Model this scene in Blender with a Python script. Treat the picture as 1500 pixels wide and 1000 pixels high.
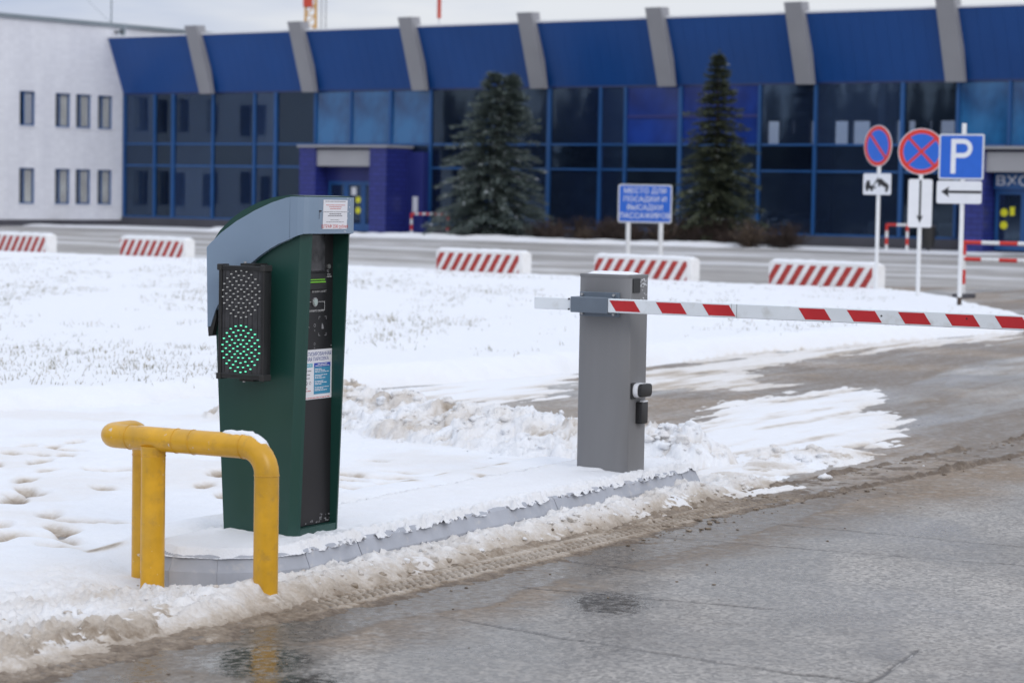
import bpy, bmesh, math, random
import numpy as np
from mathutils import Matrix, Vector
R_ = math.radians
random.seed(7)
for o in list(bpy.data.objects): bpy.data.objects.remove(o)
sc = bpy.context.scene
COL = sc.collection

# ------------------------------------------------------------------ camera
cam = bpy.data.cameras.new('camera'); camo = bpy.data.objects.new('camera', cam); COL.objects.link(camo)
cam.lens = 85; cam.sensor_width = 36; cam.clip_start = 0.1; cam.clip_end = 6000
PITCH = math.atan(213 / (85 / 36 * 1500))
camo.matrix_world = Matrix.Translation((0, 0, 1.7)) @ (Matrix.Rotation(math.pi/2 - PITCH, 4, 'X') @ Matrix.Rotation(R_(1.0), 4, 'Z'))
cam.dof.use_dof = True; cam.dof.focus_distance = 11.6; cam.dof.aperture_fstop = 3.7; cam.dof.aperture_blades = 8
sc.camera = camo

# ------------------------------------------------------------------ sky, sun, exposure
SUN_EL, SUN_AZ = 32.0, 150.0      # azimuth clockwise from +Y (behind the camera, to the right)
w = bpy.data.worlds.new('World'); sc.world = w; w.use_nodes = True
nt = w.node_tree; nt.nodes.clear()
out = nt.nodes.new('ShaderNodeOutputWorld'); bg = nt.nodes.new('ShaderNodeBackground')
sky = nt.nodes.new('ShaderNodeTexSky'); sky.sky_type = 'NISHITA'; sky.sun_disc = False
sky.sun_elevation = R_(SUN_EL); sky.sun_rotation = R_(SUN_AZ); sky.air_density = 1.2; sky.dust_density = 3.0
geo = nt.nodes.new('ShaderNodeTexCoord')
sep = nt.nodes.new('ShaderNodeSeparateXYZ'); nt.links.new(geo.outputs['Generated'], sep.inputs[0])
# even overcast deck: brighter overhead than at the horizon, with faint cloud mottling
mp = nt.nodes.new('ShaderNodeMapping'); mp.inputs['Scale'].default_value = (1.0, 1.0, 5.0)
nt.links.new(geo.outputs['Generated'], mp.inputs[0])
cn = nt.nodes.new('ShaderNodeTexNoise'); cn.inputs['Scale'].default_value = 4.5; cn.inputs['Detail'].default_value = 5
nt.links.new(mp.outputs[0], cn.inputs['Vector'])
cr = nt.nodes.new('ShaderNodeValToRGB')
cr.color_ramp.elements[0].position = 0.36; cr.color_ramp.elements[0].color = (5.5, 6.25, 8.1, 1)
cr.color_ramp.elements[1].position = 0.56; cr.color_ramp.elements[1].color = (8.5, 8.8, 9.4, 1)
nt.links.new(cn.outputs[0], cr.inputs[0])
mx = nt.nodes.new('ShaderNodeMath'); mx.operation = 'MAXIMUM'; mx.inputs[1].default_value = 0
nt.links.new(sep.outputs[2], mx.inputs[0])
ml = nt.nodes.new('ShaderNodeMath'); ml.operation = 'MULTIPLY_ADD'; ml.inputs[1].default_value = 0.75; ml.inputs[2].default_value = 1.0
nt.links.new(mx.outputs[0], ml.inputs[0])
vm = nt.nodes.new('ShaderNodeVectorMath'); vm.operation = 'SCALE'
nt.links.new(cr.outputs[0], vm.inputs[0]); nt.links.new(ml.outputs[0], vm.inputs['Scale'])
mixs = nt.nodes.new('ShaderNodeMix'); mixs.data_type = 'RGBA'; mixs.inputs['Factor'].default_value = 0.9
nt.links.new(sky.outputs[0], mixs.inputs['A']); nt.links.new(vm.outputs[0], mixs.inputs['B'])
nt.links.new(mixs.outputs['Result'], bg.inputs[0]); bg.inputs[1].default_value = 0.092
nt.links.new(bg.outputs[0], out.inputs[0])
sl = bpy.data.lights.new('sun', 'SUN'); sl.energy = 0.7; sl.angle = R_(25); sl.color = (1.0, 0.97, 0.93)
so = bpy.data.objects.new('sun', sl); COL.objects.link(so)
sd = Vector((math.sin(R_(SUN_AZ))*math.cos(R_(SUN_EL)), math.cos(R_(SUN_AZ))*math.cos(R_(SUN_EL)), math.sin(R_(SUN_EL))))
so.rotation_euler = sd.to_track_quat('Z', 'Y').to_euler(); so.location = (0, -20, 40)
sc.view_settings.view_transform = 'Standard'; sc.view_settings.look = 'None'
sc.view_settings.exposure = 0.0; sc.view_settings.gamma = 1.0; sc.view_settings.use_curve_mapping = False
sc.render.resolution_x = 1024; sc.render.resolution_y = 682
sc.render.engine = 'CYCLES'
sc.cycles.transparent_max_bounces = 16

# ------------------------------------------------------------------ noise (numpy)
def h2(ix, iy, s):
    n = (ix.astype(np.int64)*374761393 + iy.astype(np.int64)*668265263 + s*974634777) & 0xffffffff
    n = ((n ^ (n >> 13))*1274126177) & 0xffffffff
    n = n ^ (n >> 16)
    return (n & 0xffff)/65535.0
def vn(x, y, s=0):
    ix = np.floor(x); iy = np.floor(y); fx = x-ix; fy = y-iy
    fx = fx*fx*(3-2*fx); fy = fy*fy*(3-2*fy)
    a = h2(ix, iy, s); b = h2(ix+1, iy, s); c = h2(ix, iy+1, s); d = h2(ix+1, iy+1, s)
    return (a*(1-fx)+b*fx)*(1-fy) + (c*(1-fx)+d*fx)*fy
def fbm(x, y, o=4, s=0, g=0.5):
    t = 0; a = 1; n = 0
    for i in range(o):
        t = t + a*vn(x*2**i + 17.3*i, y*2**i + 9.1*i, s+i); n += a; a *= g
    return t/n
def ridged(x, y, o=4, s=0, g=0.6):
    t = 0; a = 1; n = 0
    for i in range(o):
        t = t+a*(1-np.abs(2*vn(x*2.1**i+5.7*i, y*2.1**i+3.3*i, s+i)-1)); n += a; a *= g
    return t/n
def worley(x, y, s=0):
    ix = np.floor(x); iy = np.floor(y); d = np.full(x.shape, 9.0)
    for i in (-1, 0, 1):
        for j in (-1, 0, 1):
            px = ix+i+h2(ix+i, iy+j, s); py = iy+j+h2(ix+i, iy+j, s+51)
            d = np.minimum(d, (x-px)**2+(y-py)**2)
    return np.sqrt(d)
def sst(a, b, x):
    t = np.clip((x-a)/(b-a), 0, 1); return t*t*(3-2*t)
def polysd(x, y, pts):               # signed distance, positive inside
    d = np.full(x.shape, 1e9); ins = np.zeros(x.shape, bool)
    n = len(pts)
    for i in range(n):
        ax, ay = pts[i]; bx, by = pts[(i+1) % n]
        ex, ey = bx-ax, by-ay
        t = np.clip(((x-ax)*ex+(y-ay)*ey)/(ex*ex+ey*ey+1e-12), 0, 1)
        d = np.minimum(d, (x-ax-t*ex)**2+(y-ay-t*ey)**2)
        if ay != by:
            c = ((ay > y) != (by > y)) & (x < ex*(y-ay)/(by-ay)+ax)
            ins ^= c
    d = np.sqrt(d)
    return np.where(ins, d, -d)
def linesd(x, y, pts):
    d = np.full(x.shape, 1e9)
    for i in range(len(pts)-1):
        ax, ay = pts[i]; bx, by = pts[i+1]; ex, ey = bx-ax, by-ay
        t = np.clip(((x-ax)*ex+(y-ay)*ey)/(ex*ex+ey*ey+1e-12), 0, 1)
        d = np.minimum(d, (x-ax-t*ex)**2+(y-ay-t*ey)**2)
    return np.sqrt(d)

# ------------------------------------------------------------------ materials
MATS = {}
class N:
    def __init__(s, name):
        s.m = bpy.data.materials.new(name); s.m.use_nodes = True; s.t = s.m.node_tree
        s.b = s.t.nodes['Principled BSDF']; MATS[name] = s.m
    def n(s, typ, **kw):
        k = s.t.nodes.new(typ)
        for a, v in kw.items(): setattr(k, a, v)
        return k
    def l(s, a, b): s.t.links.new(a, b)
    def noise(s, scale, detail=4, coord='Object', vec=None, rough=0.55):
        k = s.n('ShaderNodeTexNoise'); k.inputs['Scale'].default_value = scale; k.inputs['Detail'].default_value = detail; k.inputs['Roughness'].default_value = rough
        if vec is None:
            c = s.n('ShaderNodeTexCoord'); vec = c.outputs[coord]
        s.l(vec, k.inputs['Vector']); return k.outputs[0]
    def mapped(s, scale, coord='Object', rotz=0):
        c = s.n('ShaderNodeTexCoord'); m = s.n('ShaderNodeMapping'); m.vector_type = 'TEXTURE'; m.inputs['Scale'].default_value = tuple(1.0/q for q in scale); m.inputs['Rotation'].default_value = (0, 0, rotz)
        s.l(c.outputs[coord], m.inputs[0]); return m.outputs[0]
    def ramp(s, fac, pts):
        r = s.n('ShaderNodeValToRGB'); e = r.color_ramp.elements
        while len(e) < len(pts): e.new(0.5)
        for i, (p, c) in enumerate(pts):
            e[i].position = p; e[i].color = (*c, 1) if len(c) == 3 else c
        s.l(fac, r.inputs[0]); return r.outputs[0]
    def mix(s, fac, a, b, mode='MIX'):
        m = s.n('ShaderNodeMix', data_type='RGBA', blend_type=mode)
        for i, v in (('Factor', fac), ('A', a), ('B', b)):
            if isinstance(v, (int, float)): m.inputs[i].default_value = v
            elif isinstance(v, tuple): m.inputs[i].default_value = (*v, 1)
            else: s.l(v, m.inputs[i])
        return m.outputs['Result']
    def math(s, op, a, b=None, c=None):
        m = s.n('ShaderNodeMath', operation=op)
        for i, v in enumerate((a, b, c)):
            if v is None: continue
            if isinstance(v, (int, float)): m.inputs[i].default_value = v
            else: s.l(v, m.inputs[i])
        return m.outputs[0]
    def attr(s, name):
        a = s.n('ShaderNodeAttribute'); a.attribute_name = name; return a.outputs['Fac']
    def bump(s, h, strength=0.3, dist=0.01):
        b = s.n('ShaderNodeBump'); b.inputs['Strength'].default_value = strength; b.inputs['Distance'].default_value = dist
        s.l(h, b.inputs['Height']); s.l(b.outputs[0], s.b.inputs['Normal'])
    def set(s, **kw):
        for k, v in kw.items():
            i = s.b.inputs[k.replace('_', ' ')]
            if isinstance(v, (int, float)): i.default_value = v
            elif isinstance(v, tuple): i.default_value = (*v, 1)
            else: s.l(v, i)
        return s.m
def paint(name, col, rough=0.45, var=0.18, scale=6.0, metal=0.0, dirt=None, bump=0.0, streak=False):
    k = N(name)
    vec = k.mapped((scale, scale, scale*(0.15 if streak else 1)))
    nz = k.noise(1.0, 6, vec=vec)
    dark = tuple(c*(1-var) for c in col); lite = tuple(min(1, c*(1+var)) for c in col)
    c = k.ramp(nz, [(0.3, dark), (0.7, lite)])
    if dirt:
        d = k.ramp(k.noise(scale*2.3, 8), [(0.56, (0, 0, 0)), (0.72, (1, 1, 1))])
        c = k.mix(k.math('MULTIPLY', d, 0.55), c, dirt)
    fine = k.noise(90, 3)
    r = k.math('MULTIPLY_ADD', nz, 0.25, rough-0.12)
    k.set(Base_Color=c, Roughness=r, Metallic=metal)
    if bump: k.bump(fine, bump, 0.002)
    return k.m
paint('kiosk_green', (0.011, 0.056, 0.045), 0.34, 0.12, 3, streak=True, bump=0.05)
paint('hood_grey', (0.21, 0.285, 0.385), 0.38, 0.06, 3, bump=0.04)
paint('panel_black', (0.014, 0.013, 0.015), 0.42, 0.2, 5, bump=0.05)
paint('plastic_black', (0.012, 0.012, 0.013), 0.4, 0.25, 12)
paint('rubber_black', (0.02, 0.02, 0.02), 0.6, 0.2, 12)
paint('yellow_paint', (0.62, 0.33, 0.012), 0.34, 0.15, 9, dirt=(0.36, 0.21, 0.05), bump=0.12)
paint('cabinet_grey', (0.19, 0.19, 0.197), 0.45, 0.10, 4, streak=True, bump=0.05)
paint('bracket_grey', (0.13, 0.16, 0.2), 0.4, 0.1, 8)
paint('zinc', (0.5, 0.5, 0.5), 0.35, 0.15, 30, metal=0.8)
paint('boom_white', (0.72, 0.76, 0.8), 0.4, 0.05, 5, dirt=(0.5, 0.5, 0.48))
paint('boom_red', (0.50, 0.016, 0.022), 0.4, 0.1, 8)
paint('block_white', (0.72, 0.715, 0.71), 0.7, 0.10, 3, dirt=(0.46, 0.42, 0.38))
paint('block_red', (0.36, 0.028, 0.022), 0.65, 0.22, 7, dirt=(0.5, 0.25, 0.22))
paint('pole_white', (0.76, 0.77, 0.78), 0.45, 0.06, 8)
paint('sign_white', (0.74, 0.75, 0.78), 0.4, 0.03, 8)
paint('sign_grey', (0.62, 0.64, 0.68), 0.5, 0.05, 8)
paint('sign_blue', (0.012, 0.115, 0.55), 0.4, 0.05, 8)
paint('sign_red', (0.60, 0.03, 0.022), 0.4, 0.05, 8)
paint('ink_black', (0.012, 0.012, 0.014), 0.5, 0.1, 8)
paint('fascia_blue', (0.004, 0.063, 0.26), 0.36, 0.07, 0.35, bump=0.02)
paint('fascia_trim', (0.006, 0.02, 0.10), 0.45, 0.1, 1)
paint('pilaster_grey', (0.30, 0.30, 0.32), 0.6, 0.05, 1)
paint('mullion_blue', (0.014, 0.085, 0.26), 0.4, 0.08, 2)
paint('lintel_grey', (0.33, 0.33, 0.35), 0.6, 0.05, 1)
paint('wall_dark', (0.07, 0.07, 0.085), 0.7, 0.15, 1.5)
paint('interior_dark', (0.13, 0.13, 0.14), 0.8, 0.2, 1)
paint('interior_floor', (0.25, 0.24, 0.23), 0.5, 0.1, 1)
paint('interior_light', (0.42, 0.42, 0.4), 0.6, 0.1, 1)
paint('curtain', (0.86, 0.83, 0.76), 0.9, 0.2, 1.2)
paint('roof_edge', (0.22, 0.26, 0.29), 0.6, 0.1, 1)
paint('yellow_dot', (0.75, 0.72, 0.02), 0.5, 0.03, 4)
paint('crane_yellow', (0.62, 0.33, 0.05), 0.5, 0.1, 2)
paint('mast_red', (0.55, 0.06, 0.03), 0.5, 0.1, 2)
paint('bark', (0.07, 0.05, 0.04), 0.9, 0.3, 8)
paint('paper', (0.74, 0.74, 0.78), 0.6, 0.02, 8)
paint('ink_red', (0.55, 0.10, 0.09), 0.6, 0.05, 8)
paint('ink_grey', (0.16, 0.15, 0.17), 0.6, 0.05, 8)
paint('ink_blue', (0.03, 0.055, 0.26), 0.6, 0.05, 8)
paint('print_blue', (0.02, 0.06, 0.40), 0.6, 0.05, 8)
paint('print_teal', (0.045, 0.25, 0.42), 0.6, 0.05, 8)
paint('print_cyan', (0.11, 0.42, 0.52), 0.6, 0.05, 8)
paint('print_pale', (0.42, 0.62, 0.72), 0.6, 0.05, 8)
paint('decal_white', (0.5, 0.5, 0.5), 0.6, 0.1, 30)
paint('label_grey', (0.24, 0.24, 0.25), 0.6, 0.1, 30)
paint('tile_blue', (0.018, 0.026, 0.16), 0.4, 0.10, 1)
ym = MATS['yellow_paint']; yt = ym.node_tree; yb = yt.nodes['Principled BSDF']; src = yb.inputs['Base Color'].links[0].from_socket
tc = yt.nodes.new('ShaderNodeTexCoord')
for sc_, lo, hi, col_ in ((34, 0.70, 0.72, (0.62, 0.58, 0.50, 1)), (21, 0.73, 0.75, (0.10, 0.045, 0.02, 1)), (5, 0.55, 0.75, (0.33, 0.22, 0.07, 1))):
    a_ = yt.nodes.new('ShaderNodeTexNoise'); a_.inputs['Scale'].default_value = sc_; a_.inputs['Detail'].default_value = 5; yt.links.new(tc.outputs['Object'], a_.inputs['Vector'])
    b_ = yt.nodes.new('ShaderNodeMapRange'); b_.inputs[1].default_value = lo; b_.inputs[2].default_value = hi; b_.inputs[4].default_value = 0.8 if sc_ > 10 else 0.35; yt.links.new(a_.outputs[0], b_.inputs[0])
    c_ = yt.nodes.new('ShaderNodeMix'); c_.data_type = 'RGBA'; yt.links.new(b_.outputs[0], c_.inputs['Factor']); yt.links.new(src, c_.inputs['A']); c_.inputs['B'].default_value = col_; src = c_.outputs['Result']
yt.links.new(src, yb.inputs['Base Color'])
k = N('kerb_grey'); nz = k.noise(7, 6)
c = k.ramp(nz, [(0.3, (0.33, 0.345, 0.385)), (0.7, (0.41, 0.425, 0.47))])
st = k.ramp(k.noise(22, 7), [(0.58, (0, 0, 0)), (0.70, (1, 1, 1))])
c = k.mix(k.math('MULTIPLY', st, 0.5), c, (0.52, 0.50, 0.48))
k.set(Base_Color=c, Roughness=0.62); k.bump(k.noise(60, 5), 0.2, 0.003)
# brick-lined blue porch cladding
k = N('porch_tile'); br = k.n('ShaderNodeTexBrick'); br.inputs['Scale'].default_value = 1.0
br.inputs['Color1'].default_value = (0.026, 0.036, 0.22, 1); br.inputs['Color2'].default_value = (0.021, 0.030, 0.18, 1); br.inputs['Mortar'].default_value = (0.012, 0.016, 0.11, 1)
br.inputs['Mortar Size'].default_value = 0.02; br.inputs['Brick Width'].default_value = 0.5; br.inputs['Row Height'].default_value = 0.2
cc = k.n('ShaderNodeTexCoord'); cx = k.n('ShaderNodeSeparateXYZ'); k.l(cc.outputs['Object'], cx.inputs[0])
cb = k.n('ShaderNodeCombineXYZ'); k.l(k.math('ADD', cx.outputs[0], cx.outputs[1]), cb.inputs[0]); k.l(cx.outputs[2], cb.inputs[1])
k.l(cb.outputs[0], br.inputs['Vector']); k.set(Base_Color=br.outputs[0], Roughness=0.35)
# white tiled wall
k = N('white_tile'); br = k.n('ShaderNodeTexBrick')
br.inputs['Color1'].default_value = (0.80, 0.81, 0.86, 1); br.inputs['Color2'].default_value = (0.74, 0.75, 0.80, 1); br.inputs['Mortar'].default_value = (0.73, 0.74, 0.79, 1)
br.inputs['Scale'].default_value = 1.0; br.inputs['Mortar Size'].default_value = 0.012; br.inputs['Brick Width'].default_value = 0.30; br.inputs['Row Height'].default_value = 0.15; br.offset = 0.0
cc = k.n('ShaderNodeTexCoord'); cx = k.n('ShaderNodeSeparateXYZ'); k.l(cc.outputs['Object'], cx.inputs[0])
cb = k.n('ShaderNodeCombineXYZ'); k.l(cx.outputs[1], cb.inputs[0]); k.l(cx.outputs[2], cb.inputs[1]); k.l(cb.outputs[0], br.inputs['Vector'])
stn = k.ramp(k.noise(1.0, 6, vec=k.mapped((0.9, 0.9, 0.25))), [(0.42, (0.93, 0.93, 0.94)), (0.62, (1, 1, 1))])
k.set(Base_Color=k.mix(1.0, br.outputs[0], stn, 'MULTIPLY'), Roughness=0.55)
# glass panes: see-through, tinted, with a real mirror reflection by Fresnel
def glass(name, tint, refl=(1, 1, 1), ior=1.6, wob=0.006, film=0.07):
    k = N(name); k.t.nodes.remove(k.b)
    o = k.t.nodes['Material Output']
    tr = k.n('ShaderNodeBsdfTransparent'); tr.inputs[0].default_value = (*tint, 1)
    gl = k.n('ShaderNodeBsdfGlossy'); gl.inputs['Roughness'].default_value = 0.035; gl.inputs[0].default_value = (*refl, 1)
    fr = k.n('ShaderNodeFresnel'); fr.inputs['IOR'].default_value = ior
    ms = k.n('ShaderNodeMixShader'); k.l(fr.outputs[0], ms.inputs[0]); k.l(tr.outputs[0], ms.inputs[1]); k.l(gl.outputs[0], ms.inputs[2])
    b = k.n('ShaderNodeBump'); b.inputs['Strength'].default_value = wob; b.inputs['Distance'].default_value = 0.3
    k.l(k.noise(0.7, 2), b.inputs['Height']); k.l(b.outputs[0], gl.inputs['Normal'])
    df = k.n('ShaderNodeBsdfDiffuse'); df.inputs[0].default_value = (0.12, 0.20, 0.42, 1)
    m2 = k.n('ShaderNodeMixShader'); m2.inputs[0].default_value = film
    k.l(ms.outputs[0], m2.inputs[1]); k.l(df.outputs[0], m2.inputs[2]); k.l(m2.outputs[0], o.inputs[0]); return k.m
glass('glass_dark', (0.56, 0.61, 0.70), refl=(0.60, 0.80, 1.0), ior=1.75)
glass('glass_window', (0.92, 0.93, 0.95), ior=1.4, film=0.0)
glass('glass_dark_b', (0.60, 0.66, 0.76), refl=(0.62, 0.82, 1.0), ior=1.85, film=0.12)
glass('glass_dark_c', (0.50, 0.54, 0.62), refl=(0.60, 0.80, 1.0), ior=1.7, film=0.03)
# opaque blue spandrel glass
k = N('glass_blue'); nz = k.noise(1.0, 3, vec=k.mapped((0.8, 0.8, 0.5)))
k.set(Base_Color=k.ramp(nz, [(0.35, (0.006, 0.05, 0.16)), (0.6, (0.022, 0.15, 0.36))]), Roughness=0.06, Specular_IOR_Level=0.8)
k = N('glass_deep_blue'); nz = k.noise(1.0, 3, vec=k.mapped((0.6, 0.6, 0.5)))
k.set(Base_Color=k.ramp(nz, [(0.35, (0.006, 0.02, 0.14)), (0.65, (0.012, 0.05, 0.30))]), Roughness=0.08, Specular_IOR_Level=0.7)
# snow family
def snowmat(name, base=(0.80, 0.825, 0.87)):
    k = N(name); d = k.attr('dirt')
    n1 = k.noise(9, 6); n2 = k.noise(55, 5)
    dd = k.math('ADD', d, k.math('MULTIPLY', k.math('SUBTRACT', n1, 0.5), k.math('MULTIPLY_ADD', d, 0.7, 0.06)))
    dd = k.math('ADD', dd, k.math('MULTIPLY', k.math('SUBTRACT', n2, 0.5), k.math('MULTIPLY', d, 0.6)))
    c = k.ramp(dd, [(0.0, base), (0.22, (0.74, 0.725, 0.715)), (0.48, (0.49, 0.43, 0.365)), (0.75, (0.26, 0.205, 0.152)), (1.0, (0.12, 0.088, 0.062))])
    k.set(Base_Color=c, Roughness=0.6, Specular_IOR_Level=0.35)
    h = k.math('ADD', k.math('MULTIPLY', k.noise(38, 6), 0.7), k.math('MULTIPLY', k.noise(130, 4), 0.35))
    k.bump(h, 0.55, 0.02); return k.m
snowmat('snow'); snowmat('snow_clean', (0.81, 0.83, 0.87))
# near road: wet, patchy concrete slabs
k = N('road_surface')
n1 = k.noise(2.2, 7); n2 = k.noise(0.55, 4); n3 = k.noise(70, 3); vo = k.n('ShaderNodeTexVoronoi'); vo.inputs['Scale'].default_value = 62
cc = k.n('ShaderNodeTexCoord'); k.l(cc.outputs['Object'], vo.inputs['Vector'])
c = k.ramp(n1, [(0.25, (0.21, 0.20, 0.188)), (0.75, (0.40, 0.385, 0.365))])
c = k.mix(0.45, c, k.ramp(n2, [(0.3, (0.17, 0.162, 0.152)), (0.7, (0.40, 0.388, 0.37))]))
stone = k.ramp(vo.outputs['Color'], [(0.2, (0.35, 0.35, 0.35)), (0.85, (1.65, 1.60, 1.54))])
c = k.mix(0.62, c, stone, 'MULTIPLY')
spk = k.ramp(k.noise(38, 3), [(0.66, (0, 0, 0)), (0.73, (1, 1, 1))]); c = k.mix(k.math('MULTIPLY', spk, 0.5), c, (0.42, 0.40, 0.37))
spd = k.ramp(k.noise(24, 3, vec=k.mapped((1, 1, 1))), [(0.27, (1, 1, 1)), (0.32, (0, 0, 0))]); c = k.mix(k.math('MULTIPLY', spd, 0.6), c, (0.05, 0.045, 0.04))
dirt = k.attr('dirt'); dm = k.math('MULTIPLY', dirt, k.ramp(k.noise(11, 7), [(0.22, (0.15, 0.15, 0.15)), (0.50, (0.95, 0.95, 0.95))]))
c = k.mix(dm, c, k.ramp(k.noise(30, 4), [(0.3, (0.14, 0.102, 0.070)), (0.7, (0.29, 0.22, 0.155))]))
fro = k.attr('frost'); fm = k.math('MULTIPLY', k.math('MULTIPLY', fro, k.ramp(k.noise(19, 6), [(0.35, (0.25, 0.25, 0.25)), (0.6, (1, 1, 1))])), k.ramp(k.noise(1.0, 7, vec=k.mapped((5.0, 0.9, 1), rotz=R_(-29.2))), [(0.34, (0, 0, 0)), (0.72, (0.85, 0.85, 0.85))]))
c = k.mix(fm, c, (0.58, 0.585, 0.60))
wet = k.attr('wet'); wm = k.math('MULTIPLY', wet, k.ramp(k.noise(26, 5), [(0.30, (0.35, 0.35, 0.35)), (0.58, (1, 1, 1))]))
c = k.mix(wm, c, k.mix(1.0, c, (0.20, 0.185, 0.17), 'MULTIPLY'))
crk = k.attr('crack'); c = k.mix(crk, c, (0.045, 0.04, 0.038))
r = k.math('MULTIPLY_ADD', n1, 0.25, 0.42)
r = k.n('ShaderNodeMix'); r.data_type = 'FLOAT'; k.l(wm, r.inputs[0]); k.l(k.math('MULTIPLY_ADD', n1, 0.25, 0.33), r.inputs[2]); r.inputs[3].default_value = 0.07
rr2 = k.n('ShaderNodeMix'); rr2.data_type = 'FLOAT'; k.l(k.math('MULTIPLY', dm, k.math('SUBTRACT', 1.0, wm)), rr2.inputs[0]); k.l(r.outputs[0], rr2.inputs[2]); rr2.inputs[3].default_value = 0.85
k.set(Base_Color=c, Roughness=rr2.outputs[0], Specular_IOR_Level=0.5)
hb = k.math('ADD', k.math('MULTIPLY', vo.outputs['Distance'], 0.5), k.math('MULTIPLY', n3, 0.6)); k.bump(hb, 0.5, 0.007)
bn_ = [q for q in k.t.nodes if q.type == 'BUMP'][0]; k.l(k.math('MULTIPLY_ADD', wm, -0.43, 0.5), bn_.inputs['Strength'])
# far ground: asphalt with slush bands lying along the terminal
k = N('ground_surface')
vec = k.mapped((0.09, 0.30, 1), rotz=R_(-36.9))
nz = k.noise(1.0, 8, vec=vec, rough=0.68); n2 = k.noise(0.8, 6)
c = k.ramp(nz, [(0.40, (0.19, 0.175, 0.16)), (0.50, (0.30, 0.28, 0.26)), (0.56, (0.55, 0.55, 0.56)), (0.66, (0.70, 0.71, 0.73))])
c = k.mix(0.32, c, k.ramp(n2, [(0.3, (0.16, 0.15, 0.14)), (0.7, (0.50, 0.49, 0.48))]))
k.set(Base_Color=c, Roughness=0.6); k.bump(n2, 0.2, 0.05)
k = N('grass_blade'); k.set(Base_Color=k.ramp(k.attr('tone'), [(0.0, (0.10, 0.10, 0.045)), (0.5, (0.19, 0.16, 0.08)), (1.0, (0.34, 0.27, 0.15))]), Roughness=0.8)
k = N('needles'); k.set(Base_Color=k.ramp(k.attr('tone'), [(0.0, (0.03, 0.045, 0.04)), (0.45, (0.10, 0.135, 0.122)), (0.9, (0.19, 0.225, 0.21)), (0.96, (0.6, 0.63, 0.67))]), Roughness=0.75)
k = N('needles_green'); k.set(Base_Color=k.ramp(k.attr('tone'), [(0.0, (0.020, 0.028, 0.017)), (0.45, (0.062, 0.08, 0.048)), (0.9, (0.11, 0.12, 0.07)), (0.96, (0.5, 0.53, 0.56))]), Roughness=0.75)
k = N('dry_twig'); k.set(Base_Color=k.ramp(k.attr('tone'), [(0.0, (0.026, 0.017, 0.014)), (0.6, (0.065, 0.043, 0.034)), (1.0, (0.22, 0.165, 0.10))]), Roughness=0.9)
k = N('led_off'); k.set(Base_Color=(0.62, 0.62, 0.60), Roughness=0.3)
k = N('led_green'); k.set(Base_Color=(0.10, 0.55, 0.35), Roughness=0.3, Emission_Color=(0.15, 1.0, 0.58), Emission_Strength=1.15)
k = N('lens_smoke'); k.set(Base_Color=k.ramp(k.noise(25, 4), [(0.3, (0.022, 0.022, 0.025)), (0.7, (0.05, 0.05, 0.055))]), Roughness=0.32)
k = N('screen_glass'); k.set(Base_Color=k.ramp(k.noise(9, 4), [(0.35, (0.016, 0.016, 0.018)), (0.7, (0.11, 0.11, 0.12))]), Roughness=0.2)
k = N('slot_green'); k.set(Base_Color=(0.12, 0.36, 0.02), Roughness=0.4, Emission_Color=(0.25, 0.75, 0.03), Emission_Strength=0.22)
k = N('button_glass'); k.set(Base_Color=(0.36, 0.44, 0.42), Roughness=0.15)
k = N('wood_forest'); k.set(Base_Color=(0.045, 0.055, 0.05), Roughness=0.9)

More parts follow.
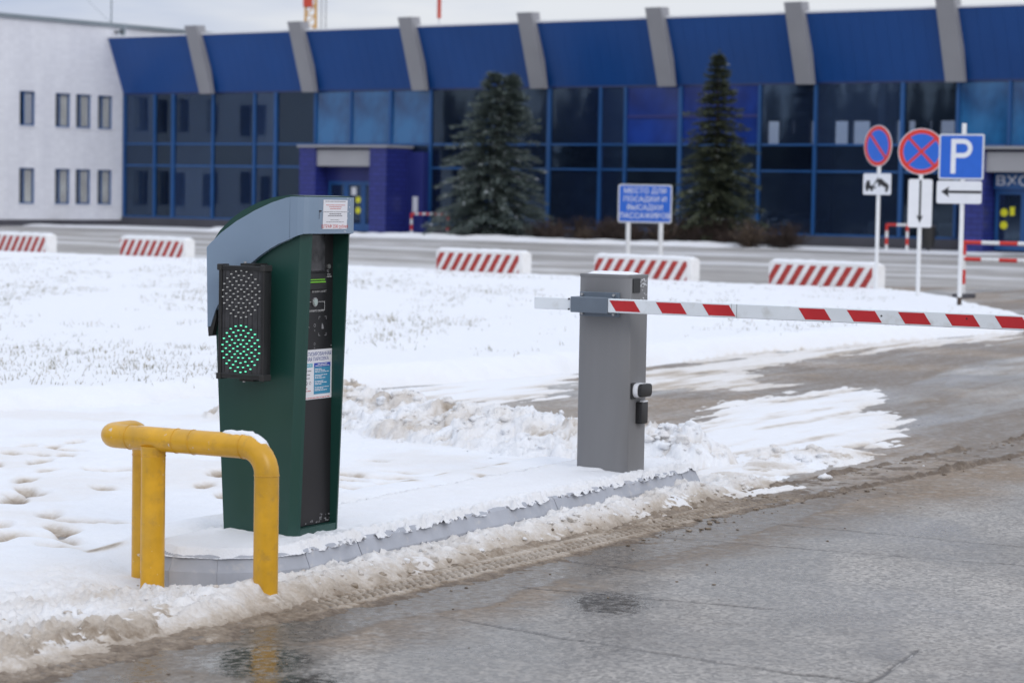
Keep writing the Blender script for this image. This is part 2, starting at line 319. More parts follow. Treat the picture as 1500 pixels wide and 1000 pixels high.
# ------------------------------------------------------------------ mesh helpers
class MB:
    def __init__(s): s.v = []; s.f = []
    def add(s, v, f):
        o = len(s.v); s.v += [tuple(p) for p in v]; s.f += [tuple(i+o for i in q) for q in f]; return s
    def box(s, x0, x1, y0, y1, z0, z1):
        return s.add([(x0, y0, z0), (x1, y0, z0), (x1, y1, z0), (x0, y1, z0), (x0, y0, z1), (x1, y0, z1), (x1, y1, z1), (x0, y1, z1)],
                     [(0, 3, 2, 1), (4, 5, 6, 7), (0, 1, 5, 4), (1, 2, 6, 5), (2, 3, 7, 6), (3, 0, 4, 7)])
    def prism_y(s, poly, y0, y1):         # polygon in xz, extruded along y
        n = len(poly)
        return s.add([(x, y0, z) for x, z in poly]+[(x, y1, z) for x, z in poly],
                     [tuple(range(n)), tuple(range(2*n-1, n-1, -1))]+[(i, n+i, n+(i+1) % n, (i+1) % n) for i in range(n)])
    def prism_z(s, poly, z0, z1):
        n = len(poly)
        return s.add([(x, y, z0) for x, y in poly]+[(x, y, z1) for x, y in poly],
                     [tuple(range(n-1, -1, -1)), tuple(range(n, 2*n))]+[(i, (i+1) % n, n+(i+1) % n, n+i) for i in range(n)])
    def prism_x(s, poly, x0, x1):         # polygon in yz
        n = len(poly)
        return s.add([(x0, y, z) for y, z in poly]+[(x1, y, z) for y, z in poly],
                     [tuple(range(n-1, -1, -1)), tuple(range(n, 2*n))]+[(i, (i+1) % n, n+(i+1) % n, n+i) for i in range(n)])
    def loft(s, rings, cap=True):
        n = len(rings[0]); v = [p for r in rings for p in r]; f = []
        for k in range(len(rings)-1):
            for i in range(n): f.append((k*n+i, k*n+(i+1) % n, (k+1)*n+(i+1) % n, (k+1)*n+i))
        if cap: f += [tuple(range(n-1, -1, -1)), tuple((len(rings)-1)*n+i for i in range(n))]
        return s.add(v, f)
    def tube(s, pts, r, n=12, cap=True):
        pts = [Vector(p) for p in pts]; rings = []; up = None
        for i, p in enumerate(pts):
            t = ((pts[min(i+1, len(pts)-1)]-p).normalized()+(p-pts[max(i-1, 0)]).normalized()).normalized()
            if up is None:
                up = Vector((0, 0, 1)) if abs(t.z) < 0.9 else Vector((1, 0, 0))
            a = t.cross(up).normalized(); up = a.cross(t).normalized()
            rr = r[i] if isinstance(r, (list, tuple)) else r
            rings.append([p+(a*math.cos(2*math.pi*k/n)+up*math.sin(2*math.pi*k/n))*rr for k in range(n)])
        return s.loft(rings, cap)
    def disc(s, c, r0, r1, y0, y1, n=24): # annulus/disc in xz plane around c, thickness along y
        cx, cz = c
        if r0 <= 0: return s.prism_y([(cx+r1*math.cos(2*math.pi*i/n), cz+r1*math.sin(2*math.pi*i/n)) for i in range(n)], y0, y1)
        v = []; f = []
        for i in range(n):
            a = 2*math.pi*i/n; ca, sa = math.cos(a), math.sin(a)
            v += [(cx+r0*ca, y0, cz+r0*sa), (cx+r1*ca, y0, cz+r1*sa), (cx+r1*ca, y1, cz+r1*sa), (cx+r0*ca, y1, cz+r0*sa)]
        for i in range(n):
            a = 4*i; b = 4*((i+1) % n)
            f += [(a, a+1, b+1, b), (a+1, a+2, b+2, b+1), (a+2, a+3, b+3, b+2), (a+3, a, b, b+3)]
        return s.add(v, f)
    def build(s, name, mat, parent=None, bevel=0, smooth=False, seg=2, loc=None, rz=None):
        me = bpy.data.meshes.new(name); me.from_pydata(s.v, [], s.f)
        bm = bmesh.new(); bm.from_mesh(me); bmesh.ops.recalc_face_normals(bm, faces=bm.faces)
        if bevel:
            ed = [e for e in bm.edges if len(e.link_faces) == 2 and e.calc_face_angle(0) > 0.6]
            bmesh.ops.bevel(bm, geom=ed, offset=bevel, segments=seg, profile=0.6, affect='EDGES', clamp_overlap=True)
        bm.to_mesh(me); bm.free()
        if smooth or bevel:
            for p in me.polygons: p.use_smooth = True
            try: me.set_sharp_from_angle(angle=R_(35))
            except Exception: pass
        return link(name, me, mat, parent, loc, rz)
def link(name, me, mat, parent=None, loc=None, rz=None):
    if mat and not me.materials: me.materials.append(MATS[mat])
    o = bpy.data.objects.new(name, me); COL.objects.link(o)
    if parent: o.parent = parent
    if loc: o.location = loc
    if rz is not None: o.rotation_euler = (0, 0, rz)
    return o
def tag(o, label=None, cat=None, group=None, kind=None):
    if label: o['label'] = label
    if cat: o['category'] = cat
    if group: o['group'] = group
    if kind: o['kind'] = kind
    return o
def empty(name, loc, rz=0):
    o = bpy.data.objects.new(name, None); COL.objects.link(o); o.location = loc; o.rotation_euler = (0, 0, rz); o.empty_display_size = 0.1; return o
def copy_tree(o, parent=None):
    c = o.copy(); COL.objects.link(c)
    if parent: c.parent = parent
    for ch in [x for x in o.children]: copy_tree(ch, c)
    return c
def gridmesh(name, X, Y, Z, mat, attrs, parent=None, smooth=True, keep=None):
    nr, nc = X.shape
    co = np.stack([X, Y, Z], -1).reshape(-1, 3).astype(np.float32)
    idx = np.arange(nr*nc).reshape(nr, nc)
    q = np.stack([idx[:-1, :-1], idx[:-1, 1:], idx[1:, 1:], idx[1:, :-1]], -1).reshape(-1, 4)
    if keep is not None:
        kq = keep.reshape(-1)[q].any(1); q = q[kq]
        used = np.zeros(nr*nc, bool); used[q.reshape(-1)] = True
        re = np.cumsum(used)-1; q = re[q]; co = co[used]
        attrs = {a: v.reshape(-1)[used] for a, v in attrs.items()}
    me = bpy.data.meshes.new(name)
    me.vertices.add(len(co)); me.vertices.foreach_set('co', co.reshape(-1))
    me.loops.add(len(q)*4); me.loops.foreach_set('vertex_index', q.reshape(-1).astype(np.int32))
    me.polygons.add(len(q)); me.polygons.foreach_set('loop_start', (np.arange(len(q))*4).astype(np.int32))
    me.polygons.foreach_set('loop_total', np.full(len(q), 4, np.int32)) if False else None
    me.update(calc_edges=True); me.validate()
    if smooth: me.polygons.foreach_set('use_smooth', np.ones(len(me.polygons), bool))
    for a, v in attrs.items():
        at = me.attributes.new(a, 'FLOAT', 'POINT'); at.data.foreach_set('value', v.reshape(-1).astype(np.float32))
    return link(name, me, mat, parent)
def trimesh(name, V, T, mat, attrs=None, parent=None, smooth=False):
    V = np.asarray(V, np.float32); T = np.asarray(T, np.int32)
    me = bpy.data.meshes.new(name); me.vertices.add(len(V)); me.vertices.foreach_set('co', V.reshape(-1))
    me.loops.add(len(T)*3); me.loops.foreach_set('vertex_index', T.reshape(-1))
    me.polygons.add(len(T)); me.polygons.foreach_set('loop_start', (np.arange(len(T))*3).astype(np.int32))
    me.update(calc_edges=True)
    if smooth: me.polygons.foreach_set('use_smooth', np.ones(len(T), bool))
    for a, v in (attrs or {}).items():
        at = me.attributes.new(a, 'FLOAT', 'POINT'); at.data.foreach_set('value', np.asarray(v, np.float32))
    return link(name, me, mat, parent)
FONTC = [0]
def text_mesh(name, body, size, mat, parent, mtx, align='CENTER', depth=0.0006, sx=1.0):
    cu = bpy.data.curves.new('t', 'FONT'); cu.body = body; cu.size = size; cu.align_x = align; cu.align_y = 'CENTER'; cu.extrude = depth; cu.resolution_u = 3
    o = bpy.data.objects.new('t', cu); COL.objects.link(o)
    bpy.context.view_layer.update()
    me = bpy.data.meshes.new_from_object(o.evaluated_get(bpy.context.evaluated_depsgraph_get()))
    bpy.data.objects.remove(o); bpy.data.curves.remove(cu)
    me.name = name; me.transform(Matrix(mtx) @ Matrix.Diagonal((sx, 1, 1, 1))); me.materials.clear()
    return link(name, me, mat, parent)
# local frames for flat lettering: text x/y/normal -> object axes
def face_my(x, y, z):   # faces -y: text x -> +x, text y -> +z
    return Matrix(((1, 0, 0, x), (0, 0, -1, y), (0, 1, 0, z), (0, 0, 0, 1)))
def face_px(x, y, z):   # faces +x: text x -> +y, text y -> +z
    return Matrix(((0, 0, 1, x), (1, 0, 0, y), (0, 1, 0, z), (0, 0, 0, 1)))

# island frame: b runs across the lane (towards the right front), a runs along the lane
ANG = R_(-29.2048)
UX, UY = math.cos(ANG), math.sin(ANG)
def AB(a, b): return (UX*b-UY*a, UY*b+UX*a)

# ================================================================== SETTING: ground, road, lawn, island
g = MB().add([(-3000, -3000, 0), (3000, -3000, 0), (3000, 3000, 0), (-3000, 3000, 0)], [(0, 1, 2, 3)]).build('ground', 'ground_surface')
tag(g, 'grey slushy asphalt of the forecourt reaching the terminal', None, kind='structure')

LAWN = [(-3.73, 17.61), (-3.02, 18.14), (-2.31, 19.05), (-1.35, 20.81), (-0.42, 21.77), (0.59, 23.01), (1.53, 24.55), (2.63, 26.53), (4.54, 29.17), (6.83, 32.23),
        (7.45, 34.2), (7.4, 36.6), (7.5, 39.4), (7.35, 41.6), (6.9, 43.2), (4.2, 44.6), (0.3, 48.2), (-7.2, 55.1), (-12.2, 58.0), (-30, 69), (-30, 40), (-12, 15), (-6, 14.8)]
def rc(a0):   # centre of the brown tyre track, as b over a
    return np.interp(a0, [4, 6, 7.5, 10, 12, 13.4, 16.5, 22, 30], [-5.62, -5.56, -5.49, -5.41, -5.41, -5.36, -5.1, -4.65, -4.0])
R1 = [AB(3.0, -5.68), AB(7.0, -5.60), AB(8.2, -5.52), AB(10.0, -5.53), AB(12.0, -5.53), AB(12.75, -5.52), (1.25, 14.6), (1.15, 15.9), (0.45, 16.6), (-0.3, 17.3), (-0.8, 18.2), (-1.3, 19.3), (-2.6, 19.4), (-9, 16), (-9, 4)]
R4 = [(0.98, 17.19), (1.39, 18.75), (2.25, 20.85), (3.22, 22.27), (3.38, 21.83), (3.18, 20.49), (2.96, 18.32), (2.9, 17.52), (2.58, 16.44), (2.0, 15.15), (1.55, 14.1), (1.3, 13.75), (1.02, 13.7), (0.95, 13.99), (0.91, 15.03)]
R5 = [(0.58, 22.49), (2.63, 26.9), (6.83, 32.6), (6.42, 30.28), (4.56, 27.76), (3.5, 25.76), (2.31, 23.6), (2.69, 22.07), (2.14, 21.57), (1.52, 21.43), (0.54, 19.82)]
R6 = [(-1.35, 20.9), (0.62, 23.3), (0.57, 20.36), (-0.15, 19.3), (-0.56, 18.38), (-1.1, 18.3)]
RUB = [(-1.25, 17.9), (-0.9, 17.2), (-0.5, 16.75), (-0.12, 16.35), (0.23, 15.95), (0.6, 15.6)]
MOUND = [(0.98, 15.35), (1.12, 15.25)]
MOUND2 = [(1.75, 15.7), (2.0, 15.9)]
FEET = [(-2.85, 14.58, 1), (-2.71, 14.09, -1), (-2.74, 13.6, 1), (-2.63, 13.14, 1), (-2.33, 12.18, 1), (-2.16, 11.94, 0), (-2.34, 11.48, 0), (-2.12, 11.39, 1), (-1.99, 11.96, 0), (-0.58, 14.03, 0), (-0.34, 13.96, 0), (-0.1, 13.93, 0),
        (-0.18, 13.59, 1), (-0.71, 13.51, 0), (-0.4, 13.24, 1), (-0.57, 12.83, 0), (-0.27, 14.15, 0), (-0.89, 13.88, 0), (-0.85, 14.9, 0), (-1.71, 14.1, 1), (-1.55, 13.62, 0), (-1.72, 13.59, 0), (-1.55, 13.14, 1), (-2.8, 15.27, 0), (-2.84, 15.69, 0),
        (-2.6, 12.7, 0), (-2.5, 11.8, 0), (-1.4, 15.2, 0), (-1.2, 14.4, 1), (-1.0, 13.2, 0), (-0.3, 12.6, 0), (-0.1, 13.1, 0)]
_rf = random.Random(12)
FEET += [(-3.2+1.6*_rf.random(), 10.9+5.0*_rf.random(), 0) for _ in range(26)]+[(-1.2+1.4*_rf.random(), 12.6+2.2*_rf.random(), 0) for _ in range(12)]
ISL = [AB(8.62, -5.80), AB(8.40, -5.86), AB(8.25, -6.02), AB(8.18, -6.22), AB(8.24, -6.36), AB(8.36, -6.46), AB(8.5, -6.51), AB(8.7, -6.52), AB(12.5, -6.52), AB(12.66, -6.46), AB(12.76, -6.32), AB(12.78, -6.1), AB(12.74, -5.95), AB(12.6, -5.80)]

def snow_field(x, y):
    a = -UY*x+UX*y; b = UX*x+UY*y
    jit = (fbm(x*2.1, y*2.1, 4, 3)-0.5); jf = fbm(x*7, y*7, 4, 5)-0.5
    z = np.full(x.shape, -0.08); dirt = np.zeros(x.shape)+0.02
    def put(zz, dd):
        nonlocal z, dirt
        m = zz > z; z = np.where(m, zz, z); dirt = np.where(m, dd, dirt)
    # lawn under snow with a soft kerb step
    e = polysd(x, y, LAWN)+jit*0.22
    roll = 0.10*(fbm(x*0.35, y*0.35, 3, 9)-0.5)*sst(0.3, 1.5, e)
    put(-0.06+0.25*sst(-0.16, 0.42, e)+roll+0.018*jf*sst(0, .2, e), 0.03+0.16*sst(0.33, 0.05, e)*fbm(x*3, y*3, 3, 77))
    # trampled snow left of and behind the island
    e = polysd(x, y, R1)+jit*0.20+jf*0.06
    zz = -0.05+0.105*sst(-0.10, 0.22, e)+0.03*(fbm(x*1.1, y*1.1, 4, 21)-0.5)+0.026*jf
    front = sst(9.6, 8.0, a)*sst(-7.3, -6.0, b)
    lump = 0.6*sst(0.6, 0.05, worley(x*11, y*11, 31))+0.5*sst(0.6, 0.05, worley(x*25, y*25, 32))
    zz = zz+front*0.06*lump*sst(-.05, .15, e)*fbm(x*4, y*4, 3, 8)
    dd = 0.03+front*0.52*fbm(x*2.5, y*2.5, 4, 12)+0.85*sst(0.30, -0.05, e)*fbm(x*5, y*5, 3, 2)+0.12*sst(0.45, 0.7, fbm(x*1.6, y*1.6, 4, 14))
    for fx, fy, k in FEET:
        ang = 0.5+0.6*math.sin(fx*37+fy*11)
        ca, sa = math.cos(ang), math.sin(ang)
        px = (x-fx)*ca+(y-fy)*sa; py = -(x-fx)*sa+(y-fy)*ca
        q = np.exp(-((px/0.055)**2+(py/(0.15 if k > 0 else 0.11))**2)**1.5)
        zz = zz-(0.045+0.012*k)*q; dd = dd+(0.62+0.12*k)*q*(0.45+fbm(x*14, y*14, 2, 4))
    rear = np.exp(-((b+6.65)/0.45)**2)*sst(8.2, 9.0, a)*sst(13.0, 12.4, a)
    zz = np.maximum(zz, rear*0.205-0.02+0.012*jf)
    put(zz, dd)
    # thrown-up berm against the kerb
    amp = np.interp(a, [5.5, 7.4, 7.9, 8.3, 8.7, 10, 12, 13.0, 13.6], [0.02, 0.05, 0.12, 0.13, 0.075, 0.08, 0.10, 0.06, 0.0])
    cl = sst(0.62, 0.05, worley(a*8.5, b*8.5, 41)); cl2 = sst(0.6, 0.08, worley(a*19, b*19, 43))
    bp = sst(-5.50, -5.70, b+0.07*jit+0.04*jf)*sst(-6.3, -5.9, b)
    rg = ridged(a*13, b*13, 4, 45, 0.75)
    zz = bp*amp*(0.55+0.6*fbm(a*3, b*3, 3, 15))+bp*(0.020*cl*rg+0.050*(rg-0.4)+0.008*cl2)*sst(0.0, 0.03, amp)-0.012
    put(zz, 0.14+0.16*fbm(a*5, b*5, 3, 19)+0.55*sst(-5.70, -5.48, b+0.10*jit)+0.08*(1-cl))
    pc = AB(8.08, -5.66); put(-0.05+0.115*np.exp(-(np.hypot(x-pc[0], y-pc[1])+0.06*jf)**2/0.015)+0.055*(ridged(x*13, y*13, 4, 45, 0.75)-0.45), 0.16+0.3*fbm(x*6, y*6, 3, 19)+0.4*sst(-5.62, -5.50, b))
    # cleared rubble ridge behind the island and the heap by the barrier
    l1 = sst(0.72, 0.06, worley(x*3.6+0.8*jf, y*3.6+0.8*jit, 61)); l2 = ridged(x*7, y*7, 4, 63, 0.7); l3 = sst(0.7, 0.1, worley(x*13+2*jf, y*13, 65))
    for line, hh, ww in ((RUB, 0.23, 0.85), (MOUND, 0.23, 0.42), (MOUND2, 0.075, 0.45), ([(-2.05, 17.8), (-2.0, 17.6)], 0.13, 0.4), ([(2.2, 16.2), (1.5, 15.0), (1.2, 14.0)], 0.035, 0.5)):
        d = linesd(x, y, line)+0.25*jit
        m = sst(ww, 0.0, d)
        zz = m*hh*(0.35+0.9*fbm(x*2.2, y*2.2, 3, 33))+sst(0.02, 0.35, m)*(0.075*l1*l2+0.085*(l2-0.35)+0.030*l3*fbm(x*5, y*5, 2, 66))*min(1, hh/0.17)-0.05*(1-m)
        put(zz, 0.06+0.34*sst(0.35, 0.75, fbm(x*2.4, y*2.4, 4, 35))+0.25*sst(0.62, 0.38, l2))
    # thin packed snow on the lanes
    for pl, th, dt in ((R4, 0.05, 0.07), (R5, 0.035, 0.24), (R6, 0.04, 0.05)):
        s2 = fbm((x*UX+y*UY)*7, (-UY*x+UX*y)*0.9, 5, 71)-0.5
        e = polysd(x, y, pl)+jit*0.34+jf*0.16+0.75*s2
        zz = -0.02+th*sst(-0.12, 0.28, e)+0.020*s2+0.012*jf
        put(zz, dt+0.30*fbm(x*2, y*2, 4, 44)*sst(0.6, 0.0, e)+0.40*np.clip(-s2*3, 0, 1))
    # keep clear of the island core, which carries its own snow; the nose stands almost free
    ie = polysd(x, y, ISL)
    fr_ = sst(0.42, 0.10, -ie)*sst(8.75, 8.35, a)*sst(-5.72, -5.80, b)*(ie < 0.08)
    z = z*(1-fr_)+np.minimum(z, 0.008+0.03*(fbm(x*6, y*6, 3, 52)-0.2))*fr_
    z = np.where(ie > 0.02, np.minimum(z, 0.02), z)
    return z, np.clip(dirt, 0, 1)

def fan(cols_in, Ys):
    c = np.concatenate([np.linspace(-0.36, -0.228, 36)[:-1], np.linspace(-0.228, 0.228, cols_in), np.linspace(0.228, 0.36, 36)[1:]])
    return np.outer(Ys, c), np.repeat(Ys[:, None], len(c), 1)
def rows(y0, y1, s0, p):
    r = [y0]
    while r[-1] < y1: r.append(r[-1]+s0*(r[-1]/10)**p)
    return np.array(r)
X, Y = fan(640, rows(7.2, 24.5, 0.022, 1.15)); Z, D = snow_field(X, Y)
tag(gridmesh('snow_cover', X, Y, Z, 'snow', {'dirt': D}, keep=Z > -0.035), 'white trampled and heaped snow around the island and lanes', 'snow', kind='stuff')
def patch(X, Y, edge, name, label, shake):
    sx_ = (fbm(X*17, Y*17, 3, 201)-0.5)*shake; sy_ = (fbm(X*17, Y*17, 3, 207)-0.5)*shake
    Z, D = snow_field(X, Y); Z = Z+0.006-0.05*(1-edge)
    tag(gridmesh(name, X+sx_*edge, Y+sy_*edge, Z, 'snow', {'dirt': D}, keep=(Z > -0.01) & (edge > 0.15)), label, 'snow', kind='stuff')
gx_, gy_ = np.meshgrid(np.arange(-1.75, 2.6, 0.0125), np.arange(14.6, 19.0, 0.0135), indexing='xy')
dl_ = np.minimum(np.minimum(linesd(gx_, gy_, RUB), linesd(gx_, gy_, MOUND)+0.35), linesd(gx_, gy_, MOUND2)+0.3)
patch(gx_, gy_, sst(1.15, 0.95, dl_), 'rubble_snow', 'ploughed heap of broken off-white snow behind the barrier cabinet', 0.06)
ga_, gb_ = np.meshgrid(np.arange(6.2, 13.5, 0.0095), np.arange(-5.795, -5.40, 0.0095), indexing='ij')
patch(UX*gb_-UY*ga_, UY*gb_+UX*ga_, sst(-5.41, -5.46, gb_)*sst(6.2, 6.5, ga_)*sst(13.5, 13.2, ga_), 'kerb_snow', 'crumbly dirty snow pushed against the island kerb', 0.035)
X, Y = fan(330, rows(24.3, 70, 0.05, 1.15)); Z, D = snow_field(X, Y)
tag(gridmesh('lawn_snow', X, Y, Z-0.004, 'snow', {'dirt': D}, keep=Z > -0.035), 'snow sheet lying over the wide lawn', 'snow', kind='stuff')
k = N('lawn_soil'); k.set(Base_Color=k.ramp(k.noise(14, 5), [(0.3, (0.05, 0.045, 0.03)), (0.7, (0.12, 0.11, 0.06))]), Roughness=0.95)
lw = MB().prism_z([(p[0], p[1]) for p in LAWN], -0.1, -0.002).build('lawn', 'lawn_soil'); tag(lw, kind='structure')

# near road with wet patches, dirt film and joints
JOINTS = [[(1.36, 12.64), (2.9, 11.72)], [(0.62, 12.1), (1.5, 11.72), (2.6, 11.22)], [(0.05, 10.41), (0.55, 10.19), (1.1, 9.98)], [(-0.28, 9.65), (0.2, 9.24), (0.75, 8.80)],
          [(1.2, 8.3), (1.36, 8.62), (1.56, 9.11)], [(0.2, 11.25), (0.62, 10.95)], [(0.75, 8.8), (1.3, 8.42)]]
PALE = [[(1.04, 10.28), (1.6, 10.05), (2.1, 9.88)], [(0.12, 10.45), (0.3, 9.95)], [(1.9, 11.55), (2.6, 11.3)], [(0.1, 11.3), (0.35, 11.05)]]
X, Y = fan(470, np.concatenate([rows(5.5, 14.5, 0.0165, 1.0), rows(14.6, 49, 0.06, 1.2)]))
aa = -UY*X+UX*Y; bb = UX*X+UY*Y
wig = (fbm(X*6, Y*6, 3, 6)-0.5)*0.05
crack = np.zeros(X.shape)
for j in JOINTS: crack = np.maximum(crack, sst(0.016, 0.006, linesd(X+wig, Y+wig, j))*(0.35+0.75*fbm(X*5, Y*5, 2, 7)))
frost = np.zeros(X.shape)
for j in PALE: frost = np.maximum(frost, 0.5*fbm(X*6, Y*6, 3, 70)*sst(0.035, 0.008, linesd(X+wig, Y+wig, j)))
frost = np.maximum(frost, 0.4*np.exp(-((X-1.55)/0.13)**2-((Y-10.42)/0.14)**2))
jt = fbm(X*1.2, Y*1.2, 4, 17)-0.5
frost = np.maximum(frost, sst(14.5, 18.5, Y+3*jt)*0.35); frost = np.maximum(frost, 0.8*sst(-0.7, 0.1, polysd(X, Y, R4)+0.5*jt)); frost = np.maximum(frost, 0.8*sst(-1.2, 0.1, polysd(X, Y, R5)+1.0*jt))
wet = np.zeros(X.shape)
for px, py, rx, ry, s in [(-0.92, 8.66, .36, .55, 1), (-0.70, 8.2, .36, .5, 1), (-1.25, 8.15, .35, .35, .85), (0.43, 10.02, .26, .42, 1), (0.33, 10.95, .34, .5, .75), (-0.35, 10.3, .3, .5, .6), (2.2, 8.7, .6, .5, .35), (1.3, 11.9, .7, .4, .35), (-0.1, 9.6, .12, .25, .25), (1.9, 16.5, .5, 1.2, .6), (0.5, 11.7, .2, .3, .4), (-0.55, 7.6, .4, .4, .8)]:
    wet = np.maximum(wet, s*sst(1.25, 0.35, np.sqrt(((X-px)/rx)**2+((Y-py)/ry)**2)+0.9*jt))
wet = np.maximum(wet, 0.75*sst(0.30, 0.22, np.abs(bb-rc(aa)-0.20)+0.45*jt)*sst(14.5, 12.0, aa))
wet = np.maximum(wet, 0.55*sst(0.47, 0.66, fbm(X*1.1+3, Y*0.55, 4, 131)))
wet = np.maximum(wet, 0.5*sst(15, 19, Y)*sst(-0.02, 0.12, jt))
dirtm = sst(0.85, 0.10, np.abs(bb-rc(aa)-0.20)*(1-0.35*sst(11, 14, aa))+0.75*jt)
dirtm = np.maximum(dirtm, 0.55*sst(0.0, 0.18, fbm(aa*1.4, bb*7, 4, 27)-0.54)*sst(-4.2, -5.2, bb)*sst(7.5, 9.0, aa))
lane = fbm(bb*1.7+0.10*aa, aa*0.20, 5, 58); dirtm = np.maximum(dirtm, 0.12+0.25*jt); dirtm = np.maximum(dirtm, 1.0*sst(0.40, 0.55, lane)*sst(12.5, 15.5, aa)); frost = np.maximum(frost, 0.75*sst(0.46, 0.34, lane)*sst(14, 17, aa))
dirtm = np.maximum(dirtm, 0.7*sst(0.0, 0.25, fbm(X*1.1, Y*0.5, 3, 57)-0.42)*sst(14, 18, Y))
dirtm = dirtm*(1-0.75*sst(0.6, 0.95, wet))
rd = gridmesh('road', X, Y, np.full(X.shape, 0.006)-0.007*crack, 'road_surface', {'wet': np.clip(wet, 0, 1), 'dirt': np.clip(dirtm, 0, 1), 'frost': np.clip(frost, 0, 1), 'crack': np.clip(crack, 0, 1)})
tag(rd, kind='structure')

# brown slush with tyre tread
al = np.concatenate([np.arange(5.0, 13.6, 0.0105), np.arange(13.6, 27, 0.03)]); bl = np.linspace(-0.42, 0.52, 86)
A2, O2 = np.meshgrid(al, bl, indexing='ij'); B2 = rc(A2)+O2
wx = UX*B2-UY*A2; wy = UY*B2+UX*A2
jn = fbm(A2*3, B2*3, 4, 81)-0.5; jh = fbm(A2*11, B2*11, 4, 83)-0.5
rgt = sst(11.5, 14.0, A2)
wid = 0.15+0.09*rgt
outer = (O2 > 0)*(1-rgt)
env = sst(wid+0.10, wid-0.05, np.abs(O2)*(1-0.25*outer)+(0.16+0.18*outer)*jn+(0.10+0.12*outer)*jh)
tread = (0.5+0.5*np.sin(2*np.pi*(A2/0.052+np.where(np.abs(O2) < 0.05, 0.6*O2/0.05, 0.6*np.sign(O2)-3.2*(np.abs(O2)-0.05)*np.sign(O2)))))**0.8
groove = sst(0.012, 0.004, np.abs(np.abs(O2)-0.05))
inb = sst(0.125, 0.10, np.abs(O2))*sst(14.0, 10.5, A2)*sst(0.18, 0.42, fbm(A2*0.9, B2*0.9, 2, 88))
ridge = np.exp(-((np.abs(O2+0.02)-wid)/0.035)**2)*(0.4+1.2*fbm(A2*9, B2*9, 3, 85))
ridge = ridge*(1-0.75*outer); cl = sst(0.6, 0.08, worley(A2*16, B2*16, 87))
fade = 1-0.45*rgt
Z2 = -0.012+env*(0.020*fade*(1-0.35*outer*sst(0.06, 0.14, O2))+0.012*jh*(1-0.9*inb))+env*inb*(0.022*tread-0.010-0.010*groove)+env*ridge*(0.020+0.012*cl)+0.012*jh*env*(1-0.9*inb)+env*(0.018+0.03*rgt*ridge)*(ridged(A2*10, B2*10, 4, 86, 0.7)-0.42)*(1-0.9*inb)
D2 = 0.80+0.10*outer*sst(0.08, 0.15, O2)+0.22*jn+0.16*jh+0.10*rgt+0.14*ridge*rgt-0.24*inb*tread+0.10*(1-sst(0, .02, Z2))
tag(gridmesh('tyre_track_slush', wx, wy, Z2, 'snow', {'dirt': np.clip(D2, 0, 1)}, keep=Z2 > -0.005), 'brown slush ridge pressed with tyre tread along the kerb', 'slush', kind='stuff')

# ------------------------------------------------------------------ kerbed island
isl = MB().prism_z([(p[0]*1.0, p[1]*1.0) for p in [AB(8.60, -5.95), AB(8.42, -6.0), AB(8.32, -6.12), AB(8.28, -6.28), AB(8.38, -6.34), AB(8.5, -6.40), AB(8.7, -6.42), AB(12.48, -6.42), AB(12.6, -6.36), AB(12.66, -6.25), AB(12.66, -6.15), AB(12.5, -5.95)]], -0.05, 0.158).build('traffic_island', 'kerb_grey')
tag(isl, 'narrow kerbed island carrying the ticket column and barrier', None, kind='structure')
def kerb_piece(p0, p1, gap=0.004):
    """one kerb stone between two outline points; p = (a, b, inward_da, inward_db)"""
    prof = [(0.000, -0.05), (0.000, 0.088), (0.030, 0.150), (0.046, 0.161), (0.125, 0.161), (0.125, -0.05)]
    A0, B0, ia0, ib0 = p0; A1, B1, ia1, ib1 = p1
    L = math.hypot(A1-A0, B1-B0); ta, tb = (A1-A0)/L, (B1-B0)/L
    r = []
    for (A, B, ia, ib, s) in ((A0, B0, ia0, ib0, gap), (A1, B1, ia1, ib1, -gap)):
        ring = []
        for d, zz in prof:
            wxy = AB(A+ta*s+ia*d, B+tb*s+ib*d); ring.append((wxy[0], wxy[1], zz))
        r.append(ring)
    return MB().loft(r)
def outline(pts, closed=True):
    n = len(pts); res = []
    for i in range(n):
        p = Vector(pts[i-1]); c = Vector(pts[i]); q = Vector(pts[(i+1) % n])
        n1 = Vector((-(c-p).y, (c-p).x)).normalized(); n2 = Vector((-(q-c).y, (q-c).x)).normalized()
        m = (n1+n2).normalized(); m = m/max(0.5, m.dot(n1)); res.append((c.x, c.y, m.x, m.y))
    return res
KP = [(12.62, -5.80), (12.42, -5.80), (10.90, -5.80), (9.04, -5.80), (8.62, -5.80), (8.40, -5.86), (8.25, -6.02), (8.18, -6.22), (8.24, -6.36), (8.36, -6.46), (8.5, -6.51), (8.7, -6.52), (10.6, -6.52), (12.5, -6.52), (12.66, -6.46), (12.76, -6.32), (12.78, -6.1), (12.74, -5.92)]
ol = outline(KP)
# make sure the inward vector points into the island
ctr = Vector((10.5, -6.16))
sgn = 1 if (ctr-Vector(KP[2])).dot(Vector((ol[2][2], ol[2][3]))) > 0 else -1
ol = [(a_, b_, sgn*i_, sgn*j_) for a_, b_, i_, j_ in ol]
for i in range(len(ol)):
    kerb_piece(ol[i], ol[(i+1) % len(ol)], 0.0035 if i in (0, 1, 2, 3, 12, 13) else 0.0005).build('kerb_stone', 'kerb_grey', isl)
